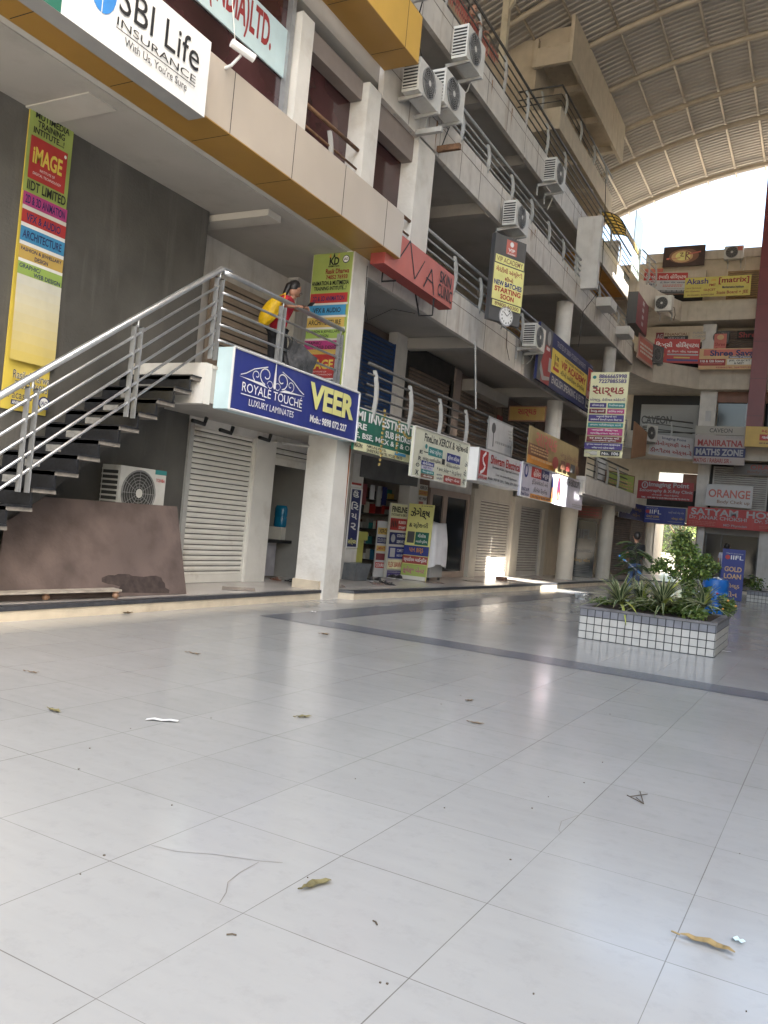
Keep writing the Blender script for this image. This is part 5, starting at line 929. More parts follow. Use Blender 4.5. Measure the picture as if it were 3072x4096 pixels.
def head(parent,c,fwd,pitch,glasses=False,hair='long',s=1.0):
    "face, nose, ears and hair; fwd is the horizontal direction the face looks"
    f=Vector(fwd).normalized(); f=(f*math.cos(pitch)+Vector((0,0,-math.sin(pitch)))).normalized(); rt=f.cross(Vector((0,0,1))).normalized(); up=rt.cross(f)
    M=Matrix((rt,f,up)).transposed(); c=Vector(c); P_=lambda x,y,z:c+M@Vector((x*s,y*s,z*s))
    blob(parent,'head',c,(.085*s,.105*s,.135*s),skinm,M)
    b=MB().use(skinm); b.tube([P_(0,.10,.03),P_(0,.135,-.02),P_(0,.10,-.035)],[.012*s,.02*s,.012*s],6)
    b.tube([P_(0,.07,-.11),P_(0,.095,-.10)],[.035*s,.02*s],8)
    b.build('nose',parent=parent,smooth=True)
    MB().use(pt('dred')).tube([P_(-.028,.094,-.065),P_(0,.103,-.064),P_(.028,.094,-.065)],.008*s,6).build('mouth',parent=parent,smooth=True)
    for sx in (-1,1):
        MB().use(black).tube([P_(sx*.018,.098,.012),P_(sx*.05,.088,.012)],.008*s,6).build('eye',parent=parent); MB().use(skinm).tube([P_(sx*.083,.0,.02),P_(sx*.095,-.012,-.0),P_(sx*.085,-.0,-.035)],[.018*s,.02*s,.012*s],6).build('ear',parent=parent,smooth=True)
    h=blob(parent,'hair',P_(0,-.045,.032),(.094*s,.098*s,.122*s),hairm,M)
    if hair=='long': MB().use(hairm).tube([P_(0,-.10,.06),P_(-.02,-.13,-.04),P_(-.03,-.10,-.18),P_(-.05,-.06,-.30),P_(-.06,-.0,-.42)],[.05*s,.055*s,.045*s,.04*s,.015*s],8).build('ponytail',parent=parent,smooth=True)
    if glasses:
        b=MB().use(darksteel)
        for sx in (-1,1): b.tube([P_(sx*.04+.032*math.cos(t*.8),.118,.006+.024*math.sin(t*.8)) for t in range(9)],.003,4)
        b.tube([P_(.075,.11,.01),P_(.09,.0,.02)],.003,4); b.build('spectacles',parent=parent)
def hand(parent,w,d,curl,s=1.0):
    "palm and five separate bent fingers"
    w=Vector(w); d=Vector(d).normalized(); sd=d.cross(Vector((0,0,1))).normalized(); dn=Vector(curl).normalized()
    J=[(w,.026*s),(w+d*.05*s,(.034*s,.02*s))]; E_=[(0,1)]
    for i,l in enumerate((.06,.07,.066,.052)):
        o=w+d*.085*s+sd*(i-1.5)*.021*s; n=len(J)
        J+=[(o,.010*s),(o+d*l*.5*s+dn*.01*s,.009*s),(o+d*l*.75*s+dn*.035*s,.008*s),(o+d*l*.7*s+dn*.06*s,.007*s)]; E_+=[(1,n),(n,n+1),(n+1,n+2),(n+2,n+3)]
    o=w+d*.035*s-sd*.04*s; n=len(J); J+=[(o,.012*s),(o+d*.035*s-sd*.015*s,.010*s),(o+d*.06*s-sd*.005*s+dn*.015*s,.008*s)]; E_+=[(0,n),(n,n+1),(n+1,n+2)]
    return skin('hand',J,E_,parent,skinm,1)
def P3(x,y,X): return at('P',x,y,X=X)
w1=thing('person','young woman in red t-shirt with yellow backpack leaning on the landing rail over her phone','person',(-8.35,11.3,3.55))
hip=P3(700,1170,-8.42); nk=P3(872,822,-8.25); hc=P3(930,695,-8.22); sR=P3(775,800,-8.12); sL=P3(860,815,-8.45); eR=P3(830,905,-8.0); eL=P3(930,965,-8.4); hR=P3(1040,925,-7.98); hL=P3(1035,950,-8.2)
kn=Vector((hip.x+.05,hip.y+.04,4.05)); 
mid=(hip+nk)/2+Vector((0,.0,.02))
J=[(hip,(.12,.10)),(mid,(.10,.08)),(nk-Vector((0,.06,.08)),(.08,.06)),(nk,.05),(hc-Vector((0,.0,.06)),.05),
 (sR,.055),(eR,.042),(hR,.028),(sL,.055),(eL,.042),(hL,.028),
 (hip+Vector((.09,.02,-.1)),.09),(Vector((hip.x+.1,hip.y+.10,4.05)),.06),(Vector((hip.x+.1,hip.y+.08,3.62)),.045),
 (hip+Vector((-.08,0,-.1)),.09),(Vector((hip.x-.08,hip.y+.02,4.05)),.06),(Vector((hip.x-.08,hip.y-.02,3.62)),.045)]
Ed=[(0,1),(1,2),(2,3),(3,4),(2,5),(5,6),(6,7),(2,8),(8,9),(9,10),(0,11),(11,12),(12,13),(0,14),(14,15),(15,16)]
skin('body',J,Ed,w1,skinm)
redm=mat('red_tshirt',(.52,.02,.045),.8,var=.18,vscale=7,bump=.5,bscale=9); navt=mat('black_trousers',(.012,.013,.018),.8,var=.3,bump=.3,bscale=9); yel=mat('yellow_nylon',(.68,.43,.01),.45,var=.15,vscale=8,bump=.9,bscale=12)
q=lambda i,k,dx=(0,0,0):(Vector(J[i][0])+Vector(dx),tuple(a*k for a in (J[i][1] if isinstance(J[i][1],tuple) else (J[i][1],)*2)))
ur=(sR+(eR-sR)*.62); ul=(sL+(eL-sL)*.62)
skin('shirt',[(hip+Vector((0,0,-.10)),(.175,.15)),q(0,1.4,(0,0,.05)),q(1,1.5),q(2,1.8),(sR,.072),(ur,.062),(sL,.072),(ul,.062)],[(0,1),(1,2),(2,3),(3,4),(4,5),(3,6),(6,7)],w1,redm)
skin('trousers',[(hip,(.165,.14)),q(11,1.12),q(12,1.22),q(13,1.25),q(14,1.12),q(15,1.22),q(16,1.25)],[(0,1),(1,2),(2,3),(0,4),(4,5),(5,6)],w1,navt)
head(w1,hc,(.25,1,0),.55,glasses=True)
dR=(hR-eR).normalized(); hand(w1,hR,dR,(0,.2,-1)); hand(w1,hL,(hL-eL).normalized(),(0,.2,-1))
MB().use(black).tube([hR-dR*.03+Vector((0,0,.0)),hR-dR*.01],[.034,.034],8).build('bracelet',parent=w1)
for k in (0,1):
    y=(13,16)[k]; p=Vector(J[y][0]); blob(w1,'shoe',p+Vector((0,.05,-.03)),(.05,.13,.045),black)
bag=thing('backpack','yellow drawstring backpack on the back of the woman in red','bag',hip+Vector((0,-.25,.1)))
bc=P3(590,975,-8.3)
ax=(nk-hip).normalized(); Mx=Matrix((ax.cross(Vector((1,0,0))).normalized(),Vector((1,0,0)),ax)).transposed()
Mx=Matrix((Vector((1,0,0)),ax.cross(Vector((1,0,0))).normalized(),ax)).transposed()
blob(bag,'pouch',bc+Vector((0,.02,0)),(.16,.125,.27),yel,Mx,12,.035,3)
MB().use(yel).tube([bc+ax*.25,P3(800,740,-8.05),P3(790,860,-8.02),P3(660,1070,-8.1),bc-ax*.22],.012,5).build('strap',parent=bag)
ph=thing('mobile_phone','black mobile phone held by the woman at the rail','phone',P3(1130,880,-8.02)); pc=P3(1128,880,-8.04)
MB().use(black).ext([pc+Vector((-.05,.0,-.03)),pc+Vector((.04,.0,-.03)),pc+Vector((.04,.08,.05)),pc+Vector((-.05,.08,.05))],(0,.01,-.012)).build('phone_body',parent=ph)
# grey sack hung on the landing rail
sk=thing('hanging_sack','crumpled dark grey sack draped over the landing rail beside the woman','sack',(-7.98,11.6,4.1))
b=MB().use(mat('dark_grey_sacking',(.075,.075,.08),.9,var=.4,vscale=9,bump=1,bscale=14)); rr=random.Random(5)
for i in range(9):
    for j in range(7):
        y=11.15+i*.10; z=4.42-j*.09-(i*.02)-.04*math.sin(i); b.v.append(Vector((-7.93+.04*math.sin(j*1.3+i)+rr.uniform(-.015,.015),y+rr.uniform(-.02,.02),z)))
for i in range(8):
    for j in range(6): b.face((i*7+j,(i+1)*7+j,(i+1)*7+j+1,i*7+j+1))
n0=len(b.v)
for v in list(b.v): b.v.append(v-Vector((.07,0,0)))
for i in range(8):
    for j in range(6): b.face((n0+i*7+j,n0+i*7+j+1,n0+(i+1)*7+j+1,n0+(i+1)*7+j))
b.build('cloth',parent=sk,smooth=True)
def person(label,base,h,face,shirt,trous,cat='person',lean=0.0,hair='short',arms=None):
    "standing figure: base point, height, facing direction"
    r=thing('person',label,cat,base); B0=Vector(base); f=Vector(face).normalized(); rt=f.cross(Vector((0,0,1)))
    p=lambda x,y,z:B0+(rt*x+f*(y+lean*max(0,z-.5))+Vector((0,0,z)))*h
    J=[(p(0,0,.53),(.075*h,.055*h)),(p(0,0,.66),(.06*h,.045*h)),(p(0,0,.79),(.05*h,.035*h)),(p(0,0,.86),.03*h),(p(0,.01,.90),.03*h)]
    Ed=[(0,1),(1,2),(2,3),(3,4)]
    A=arms or {-1:((.125,0,.64),(.11,.12,.60)),1:((.125,0,.64),(.11,.12,.60))}
    for sx in (-1,1):
        e,w_=A[sx]; n=len(J); J+=[(p(sx*.105,0,.80),.033*h),(p(sx*e[0],e[1],e[2]),.025*h),(p(sx*w_[0],w_[1],w_[2]),.018*h)]; Ed+=[(2,n),(n,n+1),(n+1,n+2)]
        n=len(J); J+=[(p(sx*.05,0,.48),.05*h),(p(sx*.055,.01,.27),.036*h),(p(sx*.06,0,.05),.026*h)]; Ed+=[(0,n),(n,n+1),(n+1,n+2)]
    skin('body',J,Ed,r,skinm)
    g=lambda i,k:(Vector(J[i][0]),tuple(a*k for a in (J[i][1] if isinstance(J[i][1],tuple) else (J[i][1],)*2)))
    skin('shirt',[g(0,1.3),g(1,1.7),g(2,2.1),g(5,1.35),((Vector(J[5][0])*.4+Vector(J[6][0])*.6),.035*h),g(11,1.3),((Vector(J[11][0])*.4+Vector(J[12][0])*.6),.035*h)],[(0,1),(1,2),(2,3),(3,4),(2,5),(5,6)],r,shirt)
    skin('trousers',[g(0,1.05),g(8,1.12),g(9,1.2),g(10,1.25),g(14,1.12),g(15,1.2),g(16,1.25)],[(0,1),(1,2),(2,3),(0,4),(4,5),(5,6)],r,trous)
    bo=[c for c in r.children if c.name.startswith('body')][0]; me=bo.data; me.materials.append(shirt); me.materials.append(trous)
    for pl_ in me.polygons:
        v=(pl_.center+ORG[bo.name]-B0)/h; lat=abs(v.dot(rt))
        if lat<.115:
            if v.z<.52: pl_.material_index=2
            elif v.z<.84: pl_.material_index=1
    head(r,p(0,.015,.935),f,.15,hair=hair,s=h/1.75)
    for sx in (-1,1):
        e,w_=A[sx]; a=p(sx*e[0],e[1],e[2]);c=p(sx*w_[0],w_[1],w_[2]); hand(r,c,c-a,(0,0,-1),h/1.75); blob(r,'shoe',p(sx*.06,.035,.02),(.03*h,.075*h,.022*h),black,Matrix((rt,f,Vector((0,0,1)))).transposed())
    return r
blk=mat('black_cotton',(.012,.012,.014),.85,var=.3); jean=mat('blue_jeans',(.05,.085,.17),.8,var=.3,vscale=9)
person('man in black t-shirt and blue jeans standing behind the planter by the walkway',(-5.0,26.2,.0),1.92,(-.3,1,0),blk,jean)
person('person leaning on the top terrace rail looking down',(-8.85,18.75,13.1-.25),1.8,(1,-.1,0),mat('maroon_top',(.12,.03,.03),.8),navt,lean=.12,arms={-1:((.15,.12,.68),(.12,.2,.66)),1:((.15,.12,.68),(.12,.2,.66))})
person('person seen behind the bush with only dark hair and pale shoulder showing',(-3.1,33.5,.0),1.92,(0,1,0),pt('lilac'),jean)
# ================================================================== THINGS UNDER THE STAIRS
a=Vector((-8.02,5.0,.17));
pw=MB().use(ply); bl=at('T',-250,1400,Z=.17); 
P1=at('T',1375,1428,Z=.17); P0=Vector((P1.x-.10,6.3,.17))
T1=at('T',1305,785,X=P1.x-.42); nn=(P1-P0).cross(T1-P0).normalized()
if nn.x<0: nn=-nn
def ipl(t,x,y,off=0):
    (a_,b_),k_=ZM[t]; x=a_+x/k_; y=b_+y/k_; d=_f+_r*((x-1536)/F)+_u*((2048-y)/F); c_=Vector((0,0,H)); return c_+d*((P0+nn*off-c_).dot(nn)/d.dot(nn))
pl=[P0,P1,T1,ipl('T',330,715),ipl('T',40,900),ipl('T',0,1150)]
tag(pw.ext(pl,-nn*.018).build('plywood_sheet',loc=(-8.2,7.4,.17)),'large weathered brown plywood sheet leaning under the stairs','board')
st=MB().use(mat('dark_damp_stain',(.048,.034,.031),.8,var=.5,vscale=10)); pts=[ipl('T',x,y,.004) for x,y in ((750,1310),(800,1290),(845,1293),(870,1283),(950,1283),(975,1296),(1020,1300),(1060,1304),(1100,1298),(1150,1295),(1190,1310),(1200,1335),(1215,1350),(1220,1385),(1250,1400),(1245,1425),(1150,1424),(900,1420),(870,1400),(885,1375),(840,1362),(800,1358),(750,1340))][::-1]
st.poly(pts); 
ps=st.build('damp_stain',loc=(-8.1,8.6,.2)); ps.parent=bpy.data.objects['plywood_sheet']; ps.location=Vector((-8.1,8.6,.2))-Vector((-8.2,7.4,.17))
tr=thing('wooden_platform','low whitewashed wooden platform on turned ball feet in front of the plywood','platform',(-8.2,6.6,.17))
f0=at('T',0,1425,Z=.285); x1=at('T',900,1400,Z=.285); x2=at('T',720,1355,Z=.285); f0.x=f0.x+(f0.x-x1.x)*0; 
tm=mat('whitewashed_board',(.36,.32,.27),.8,var=.3,vscale=7,stain=.5,stainc=(.2,.13,.09))
MB().use(tm).prism([(f0.x,f0.y-.8),(f0.x,f0.y),(x1.x,x1.y),(x2.x,x2.y),(x2.x-.2,f0.y-.8)],.262,.288).build('top_board',parent=tr)
tw=mat('turned_wood',(.26,.15,.09),.5,var=.25,vscale=12)
for (px,py) in ((335,1475),(850,1462),(760,1440)):
    p=at('T',px,py,Z=.17); MB().use(tw).lathe((p.x,p.y,.17),[(.0,.0),(.03,.003),(.05,.03),(.045,.055),(.025,.068),(.04,.075),(.04,.092),(0,.092)],16).build('ball_foot',parent=tr,smooth=True)
cn=thing('stone_cone_weight','grey cone shaped weight with black collar standing on the wooden platform','weight',at('T',88,1395,Z=.288))
c=at('T',88,1390,Z=.288); MB().use(mat('olive_grey_stone',(.17,.15,.11),.8,var=.2)).lathe(c,[(0,0),(.13,0),(.13,.015),(.095,.07),(.06,.13),(.035,.19),(0,.19)],20).build('cone',parent=cn,smooth=True); MB().use(black).lathe(c,[(.035,.18),(.038,.25),(0,.25)],14).build('collar',parent=cn,smooth=True)
# pipes below the landing
for (y,h,l) in ((10.2,2.85,'black elbow bracket under the landing nearest the stairs'),(10.9,2.8,'middle black elbow bracket above the white shutter'),(12.0,2.82,'black elbow bracket under the landing nearest the open doorway')):
    tag(MB().use(black).tube([(-9.0,y,h),(-9.0,y+.3,h-.02),(-9.0,y+.34,h+.1)],.035,6).build('motor_bracket',loc=(-9,y,h)),l,'bracket')
MB_=MB().use(palepost).tube([(-8.9,12.6,2.80),(-8.35,13.2,2.80)],.03,6); tag(MB_.build('pipe',loc=(-8.6,12.9,2.8)),'short white pipe joining the pier and the square pillar below the blue sign','pipe')
# ================================================================== SHOP CONTENTS
wd=thing('water_dispenser','blue water bottle on a pale cooler on the counter inside the open doorway','water cooler',(-9.9,13.5,1.1))
def atw(x,y,X): return at('V',x,y,X=X)
p=atw(890,1170,-10.2); MB().use(mat('blue_water_bottle',(.01,.16,.30),.25,var=.1)).lathe((p.x,p.y,p.z-.24),[(0,0),(.14,.0),(.165,.03),(.165,.2),(.155,.22),(.165,.24),(.165,.40),(.14,.46),(0,.47)],20).build('bottle',parent=wd,smooth=True)
MB().use(pt('offw')).box(p.x-.16,p.x+.16,p.y-.22,p.y+.22,p.z-.50,p.z-.24).build('cooler_body',parent=wd)
ct=thing('shop_counter','dark counter with wavy grey front inside the open doorway','counter',(-10.2,13.6,.17))
MB().use(black).box(-10.45,-9.85,13.12,14.6,p.z-.56,p.z-.50).build('top',parent=ct); MB().use(mat('wavy_grey_panel',(.28,.28,.31),.4,var=.3,vscale=3)).box(-10.4,-9.95,13.12,14.2,.2,p.z-.56).build('front_panel',parent=ct)
MB().use(mat('teal_glass_panel',(.05,.09,.085),.2)).box(-10.9,-10.86,13.9,14.6,.2,2.6).build('glass_panel',parent=ct); MB().use(mat('grey_partition',(.16,.16,.16),.7)).box(-11.6,-11.5,13.1,14.6,.2,2.8).build('partition',parent=ct)
# stationery shop: counter and shelves with goods
sc=thing('shop_counter','lime yellow counter at the front of the stationery shop','counter',(-9.8,16.4,.17))
lim=mat('lime_laminate',(.42,.42,.10),.4,var=.05)
MB().use(lim).box(-10.3,-9.7,16.55,17.45,.17,1.05).build('front_panel',parent=sc); MB().use(lim).box(-10.35,-9.62,16.52,17.48,1.05,1.25).build('top',parent=sc)
sh=thing('goods_shelf','dim shelves crowded with stationery goods inside the photocopy shop','shelf',(-11,19.1,.17))
for z in (.5,.9,1.3,1.7,2.1): MB().use(pt('dgrey')).box(-12.25,-9.85,18.85,19.28,z,z+.03).build('shelf_board',parent=sh)
rr=random.Random(11)
for z in (.53,.93,1.33,1.73,2.13):
    y=9.9
    while y<12.1:
        w_=rr.uniform(.06,.2); tag(MB().use(pt(rr.choice(['dgrey','maroon','sky','grey','white','red','teal','brown','lgrey','offw','gold']))).box(-y-w_*.9,-y,18.95,19.2,z,z+rr.uniform(.12,.3)).build('stationery_box',loc=(-y,19.0,z)),'small stationery pack among the goods on the shelves inside the photocopy shop','packet','stationery goods on the shelves'); y+=w_
PKL={'dred':'dark red packet hanging leftmost in the photocopy shop front','maroon':'maroon packet hanging second in the photocopy shop front','lgrey':'pale packet hanging in the middle of the photocopy shop front','grey':'grey packet hanging in the photocopy shop front next to the navy one','navy':'navy packet hanging rightmost in the photocopy shop front'}
for (y,z,c,h_) in ((16.9,2.45,'dred',.45),(17.2,2.4,'maroon',.5),(17.6,2.4,'lgrey',.35),(17.95,2.4,'grey',.5),(18.25,2.4,'navy',.45)):
    tag(MB().use(pt(c)).box(-9.75,-9.72,y,y+.2,z-h_,z).build('hanging_packet',loc=(-9.75,y,z)),PKL[c],'packet','packets hanging in the shop front')
# photocopier draped in white cloth
q0=at('Z1',1090,1235,Z=.17); pcx,pcy=q0.x-.25,q0.y+.1
pm=thing('photocopier','grey photocopier on castors draped in a crumpled white sheet','photocopier',(pcx,pcy,.17))
MB().use(pt('grey')).box(pcx-.3,pcx+.28,pcy-.35,pcy+.4,.25,.75).build('body',parent=pm)
for dx in (-.25,.22):
    for dy in (-.3,.35): MB().use(black).lathe((pcx+dx,pcy+dy,.17),[(0,0),(.035,0),(.035,.07),(0,.07)],8).build('caster',parent=pm)
cl=MB().use(mat('white_sheet_cloth',(.66,.66,.70),.85,var=.06,bump=.6,bscale=8)); rr=random.Random(2); nA=40; hts=[1.50,1.46,1.35,1.1,.85,.6,.42]
for j,hh in enumerate(hts):
    for i in range(nA):
        t=2*math.pi*i/nA; k=(.08,.55,.92,1.02,1.1,1.12,1.1)[j]; fold=1+.07*math.sin(i*2.3+j*.2)*(j/6)+.05*math.sin(i*5.1)
        sq=1/max(abs(math.cos(t)),abs(math.sin(t)))**.6
        cl.v.append(Vector((pcx+.36*k*sq*math.cos(t)*fold,pcy+.46*k*sq*math.sin(t)*fold,.17+hh-(.10*math.sin(i*.33)**2 if j==6 else 0)+(.12*math.sin(t+1) if 1<j<5 else 0))))
for j in range(len(hts)-1):
    for i in range(nA): cl.face((j*nA+i,(j+1)*nA+i,(j+1)*nA+(i+1)%nA,j*nA+(i+1)%nA))
cl.face(tuple(range(nA))); cl.build('sheet',parent=pm,smooth=True)
# grey bin box and shoes
p=at('Z1',170,1240,Z=.17); bx=MB().use(mat('scuffed_grey_plastic',(.13,.145,.16),.5,var=.2,vscale=9,stain=.3)); bx.ext([(p.x-.06,p.y-.27,.17),(p.x-.06,p.y+.27,.17),(p.x+.0,p.y+.33,.55),(p.x+.0,p.y-.33,.55)],(-.34,0,0)); tag(bx.build('grey_crate',loc=(p.x-.2,p.y,.17)),'open grey plastic crate in front of the lime counter','crate')
def shoe(label,x,y,ang,L=.30,m=None,sandal=False,grp='shoes and slippers left on the walkway'):
    p=at('Z1',x,y,Z=.17); m=m or mat('dark_shoe_mesh',(.03,.03,.032),.7,var=.4,vscale=30)
    r=thing('slipper' if sandal else 'shoe',label,'slipper' if sandal else 'shoe',(p.x,p.y,.17),grp); d=Vector((math.cos(ang),math.sin(ang),0)); s_=Vector((-d.y,d.x,0))
    def ring(k,w_): c=p+d*L*(k-.5); c.z=.17; return c,w_
    n=[(0,.03),(.1,.042),(.3,.045),(.5,.042),(.7,.052),(.88,.048),(1,.02)]
    b=MB().use(pt('lgrey') if not sandal else m); P_=[p+d*L*(k-.5)+s_*w_ for k,w_ in n]+[p+d*L*(k-.5)-s_*w_ for k,w_ in n[::-1]]
    b.ext([(v.x,v.y,.172) for v in P_],(0,0,.02)); b.build('sole',parent=r)
    if sandal:
        b=MB().use(m); q=p+d*L*.25; q.z=.19
        for sg in (-1,1): b.tube([q,q-d*.05+s_*.03*sg+Vector((0,0,.035)),q-d*.12+s_*.046*sg],.008,5)
        b.build('strap',parent=r)
    else:
        b=MB().use(m); hs=[.06,.085,.09,.075,.055,.045,.02]
        for (k,w_),h_ in zip(n,hs):
            c=p+d*L*(k-.5)
            for t in range(7):
                a_=math.pi*t/6; b.v.append(Vector((c.x,c.y,.19))+s_*w_*math.cos(a_)+Vector((0,0,h_*math.sin(a_))))
        for i in range(6):
            for t in range(6): b.face((i*7+t,(i+1)*7+t,(i+1)*7+t+1,i*7+t+1))
        b.face(tuple(range(7))); b.build('upper',parent=r,smooth=True)
    return r
shoe('grey trainer left of the grey crate',50,1215,2.2,m=pt('dgrey')); shoe('grey trainer half behind the grey crate',110,1205,2.2,m=pt('dgrey'))
shoe('black trainer just right of the grey crate',265,1240,2.4); shoe('second black trainer of the pair right of the grey crate',365,1245,2.5)
shoe('black strappy slipper farther from the grey crate pointing at the kerb',450,1265,-.4,sandal=True); shoe('black slipper nearest the kerb in front of the boards',530,1290,-.5,sandal=True)
shoe('dark trainer under the stationery board',545,1205,2.7); shoe('dark trainer beside the yellow board',640,1215,2.6)
for i,(x,y,l) in enumerate(((835,1700,'tan and black sandal in the open doorway under the blue sign'),(960,1715,'black slipper half hidden by the square pillar'))):
    p=at('V',x,y,Z=.17); xx=(p.x,p.y)
    ZM['tmp']=((0,0),1); (aa,bb),kk=ZM['V']; sx=(aa+x/kk-1400)*3.318; sy=(bb+y/kk-1950)*3.318; shoe(l,sx,sy,-.2,sandal=True,m=wood if i==0 else black)
tag(MB().use(pt('brown')).box(-8.25,-8.0,22.9,23.2,.17,.26).build('brick',loc=(-8.1,23.0,.17)),'small brown brick on the walkway in the sunlit patch','brick')
# ================================================================== COURTYARD OBJECTS
br=thing('plastic_barrel','bright blue plastic barrel full of rubbish behind the planter','barrel',(-2.0,20,0))
c=Vector((-2.22,22.0,0)); MB().use(mat('blue_barrel_plastic',(.008,.12,.42),.35,var=.12,vscale=4)).lathe(c,[(0,0),(.27,0),(.30,.1),(.31,.3),(.30,.32),(.315,.34),(.315,.6),(.30,.62),(.31,.64),(.30,.86),(.27,.90),(.25,.90),(.25,.6),(0,.6)],28).build('shell',parent=br,smooth=True)
rb=MB().use(pt('white')); rr=random.Random(4)
for i in range(14):
    a_=rr.uniform(0,6.28); q=c+Vector((.16*math.cos(a_)*rr.random(),.16*math.sin(a_)*rr.random(),.86+rr.uniform(-.03,.05)))
    rb.v+=[]; n=len(rb.v)
    for k in range(6): rb.v.append(q+Vector((rr.uniform(-.1,.1),rr.uniform(-.1,.1),rr.uniform(-.05,.06))))
    rb.face((n,n+1,n+2)); rb.face((n+2,n+3,n)); rb.face((n+1,n+4,n+2)); rb.face((n+3,n+4,n+5))
tag(rb.build('crumpled_paper',loc=c+Vector((0,0,.85))),'heap of white paper rubbish in the top of the blue barrel','rubbish')
ml=thing('mop','mop with bright blue handle sections leaning across behind the planter plants','mop',(-3,15.6,0))
A0=at('J',425,460,Y=15.3);A1=at('J',560,575,Y=15.25);A2=at('J',860,830,Y=15.15); dd=(A2-A0)
MB().use(mat('thin_steel_pole',(.25,.26,.28),.4,metal=.5)).tube([A0,A2],.013,8).build('pole',parent=ml)
for (k0,k1,r) in ((0,.12,.022),(.36,.43,.02),(.73,.78,.02)): MB().use(pt('sbi')).tube([A0+dd*k0,A0+dd*k1],r,8).build('handle_sleeve',parent=ml)
MB().use(pt('lgrey')).box(A2.x-.1,A2.x+.1,A2.y-.05,A2.y+.05,max(0,A2.z-.08),A2.z).build('mop_head',parent=ml)
rr=random.Random(6); b=MB().use(pt('white')); q=at('J',110,820,Z=0)
for i in range(12):
    n=len(b.v)
    for k in range(5): b.v.append(q+Vector((rr.uniform(-.16,.16),rr.uniform(-.3,.3),rr.uniform(0,.16))))
    b.face((n,n+1,n+2)); b.face((n+2,n+3,n)); b.face((n+1,n+4,n+3))
tag(b.build('plastic_bag',loc=q),'crumpled white plastic bag on the floor left of the planter','plastic bag')
# litter
def leaf(label,x,y,L,ang,col,curl=.3,wd=.22):
    p=at('o',x,y,Z=0); b=MB().use(mat('dry_leaf_'+col,{'olive':(.15,.13,.055),'tan':(.25,.18,.075),'brown':(.16,.11,.06)}[col],.7,var=.35,vscale=25)); d=Vector((math.cos(ang),math.sin(ang),0)); s_=Vector((-d.y,d.x,0)); n=8; rr=random.Random(int(x))
    for i in range(n+1):
        k=i/n; w_=L*wd*math.sin(math.pi*min(1,k*.92+.04))**.7; z=.006+L*curl*.35*(k-.5)**2+.004*math.sin(i*2)
        c=p+d*L*(k-.5)+s_*L*.12*math.sin(k*2.6); jj=rr.uniform(-.15,.15)*w_
        b.v+=[c+s_*(w_+jj)+Vector((0,0,z+w_*.35)),c+Vector((0,0,z)),c-s_*(w_-jj)+Vector((0,0,z+w_*.35))]
    for i in range(n): b.face((i*3,i*3+1,i*3+4,i*3+3)); b.face((i*3+1,i*3+2,i*3+5,i*3+4))
    b.tube([p-d*L*.5+Vector((0,0,.012)),p-d*L*.66-s_*L*.04+Vector((0,0,.018))],.0035,4)
    tag(b.build('dry_leaf',loc=p),label,'leaf','dry leaves on the floor')
leaf('folded olive leaf on the front floor tiles nearest the middle',1270,3550,.15,1.15,'olive',.5,.16)
leaf('long curled yellow leaf at the lower right of the floor',2825,3790,.20,-.15,'tan',.5,.13)
leaf('small curled leaf with green edge in the middle of the floor',1215,2873,.13,.9,'olive',.7,.2)
leaf('dark curled leaf just left of the tile line in mid floor',1905,2897,.12,.1,'brown',.6,.15)
leaf('three pointed brown leaf below the kerb near the plywood',775,2618,.16,.1,'brown',.9,.12)
leaf('small dark leaf near the front edge of the blue grey band',1298,2540,.13,.2,'brown',.8,.3)
leaf('yellowish leaf lying far left on the floor',213,2847,.12,-.2,'olive',.6,.2)
leaf('thin dark leaf at the far left edge of the floor',128,2693,.12,.3,'brown',.9,.1)
leaf('dark green clump against the kerb riser below the plywood',505,2455,.16,.5,'brown',1.2,.3)
leaf('tiny leaf curl in the middle distance near the light reflection',1880,2806,.08,1,'brown',.7,.25)
def scrap(label,x,y,w_,h_,c,ang=.2,name='paper_scrap'):
    p=at('o',x,y,Z=0); d=Vector((math.cos(ang),math.sin(ang),0)); s_=Vector((-d.y,d.x,0)); b=MB().use(pt(c))
    for i in range(5):
        k=i/4-.5
        for sg in (-1,1): b.v.append(p+d*w_*k+s_*h_*sg*.5+Vector((0,0,.006+.01*abs(math.sin(i*1.7)))))
    for i in range(4): b.face((i*2,i*2+2,i*2+3,i*2+1))
    tag(b.build(name,loc=p),label,'litter','scraps on the floor')
scrap('torn white paper strip on the left side of the floor',648,2885,.22,.05,'white',.55)
scrap('small blue and white wrapper beside the long yellow leaf',2950,3768,.05,.03,'lblue',-.5,'wrapper')
scrap('tiny white scrap right of the tiled planter',2905,2608,.14,.05,'white'); scrap('tiny white scrap by the front corner of the band',1252,2449,.1,.06,'white')
tw_=mat('dry_twig',(.08,.06,.04),.8)
def twig(label,x,y,L,ang):
    p=at('o',x,y,Z=0); d=Vector((math.cos(ang),math.sin(ang),0)); tag(MB().use(tw_).tube([p-d*L/2+Vector((0,0,.004)),p+Vector((0,.004,.006)),p+d*L/2+Vector((0,0,.005))],.003,5).build('twig',loc=p),label,'twig','twigs on the floor')
twig('short dark twig below the folded olive leaf to its left',925,3744,.035,.5); twig('small twig right of the folded olive leaf',1500,3695,.035,-.6)
rr=random.Random(9)
for i in range(34):
    x=rr.uniform(60,3000); y=rr.uniform(2560,4050)
    p=at('o',x,y,Z=0)
    s_=rr.uniform(.002,.0045); tag(MB().use(tw_).box(p.x-s_,p.x+s_,p.y-s_,p.y+s_,.0,.004).build('grit_speck',loc=p),'tiny dark speck of grit on the pale floor','speck','specks of grit on the floor')
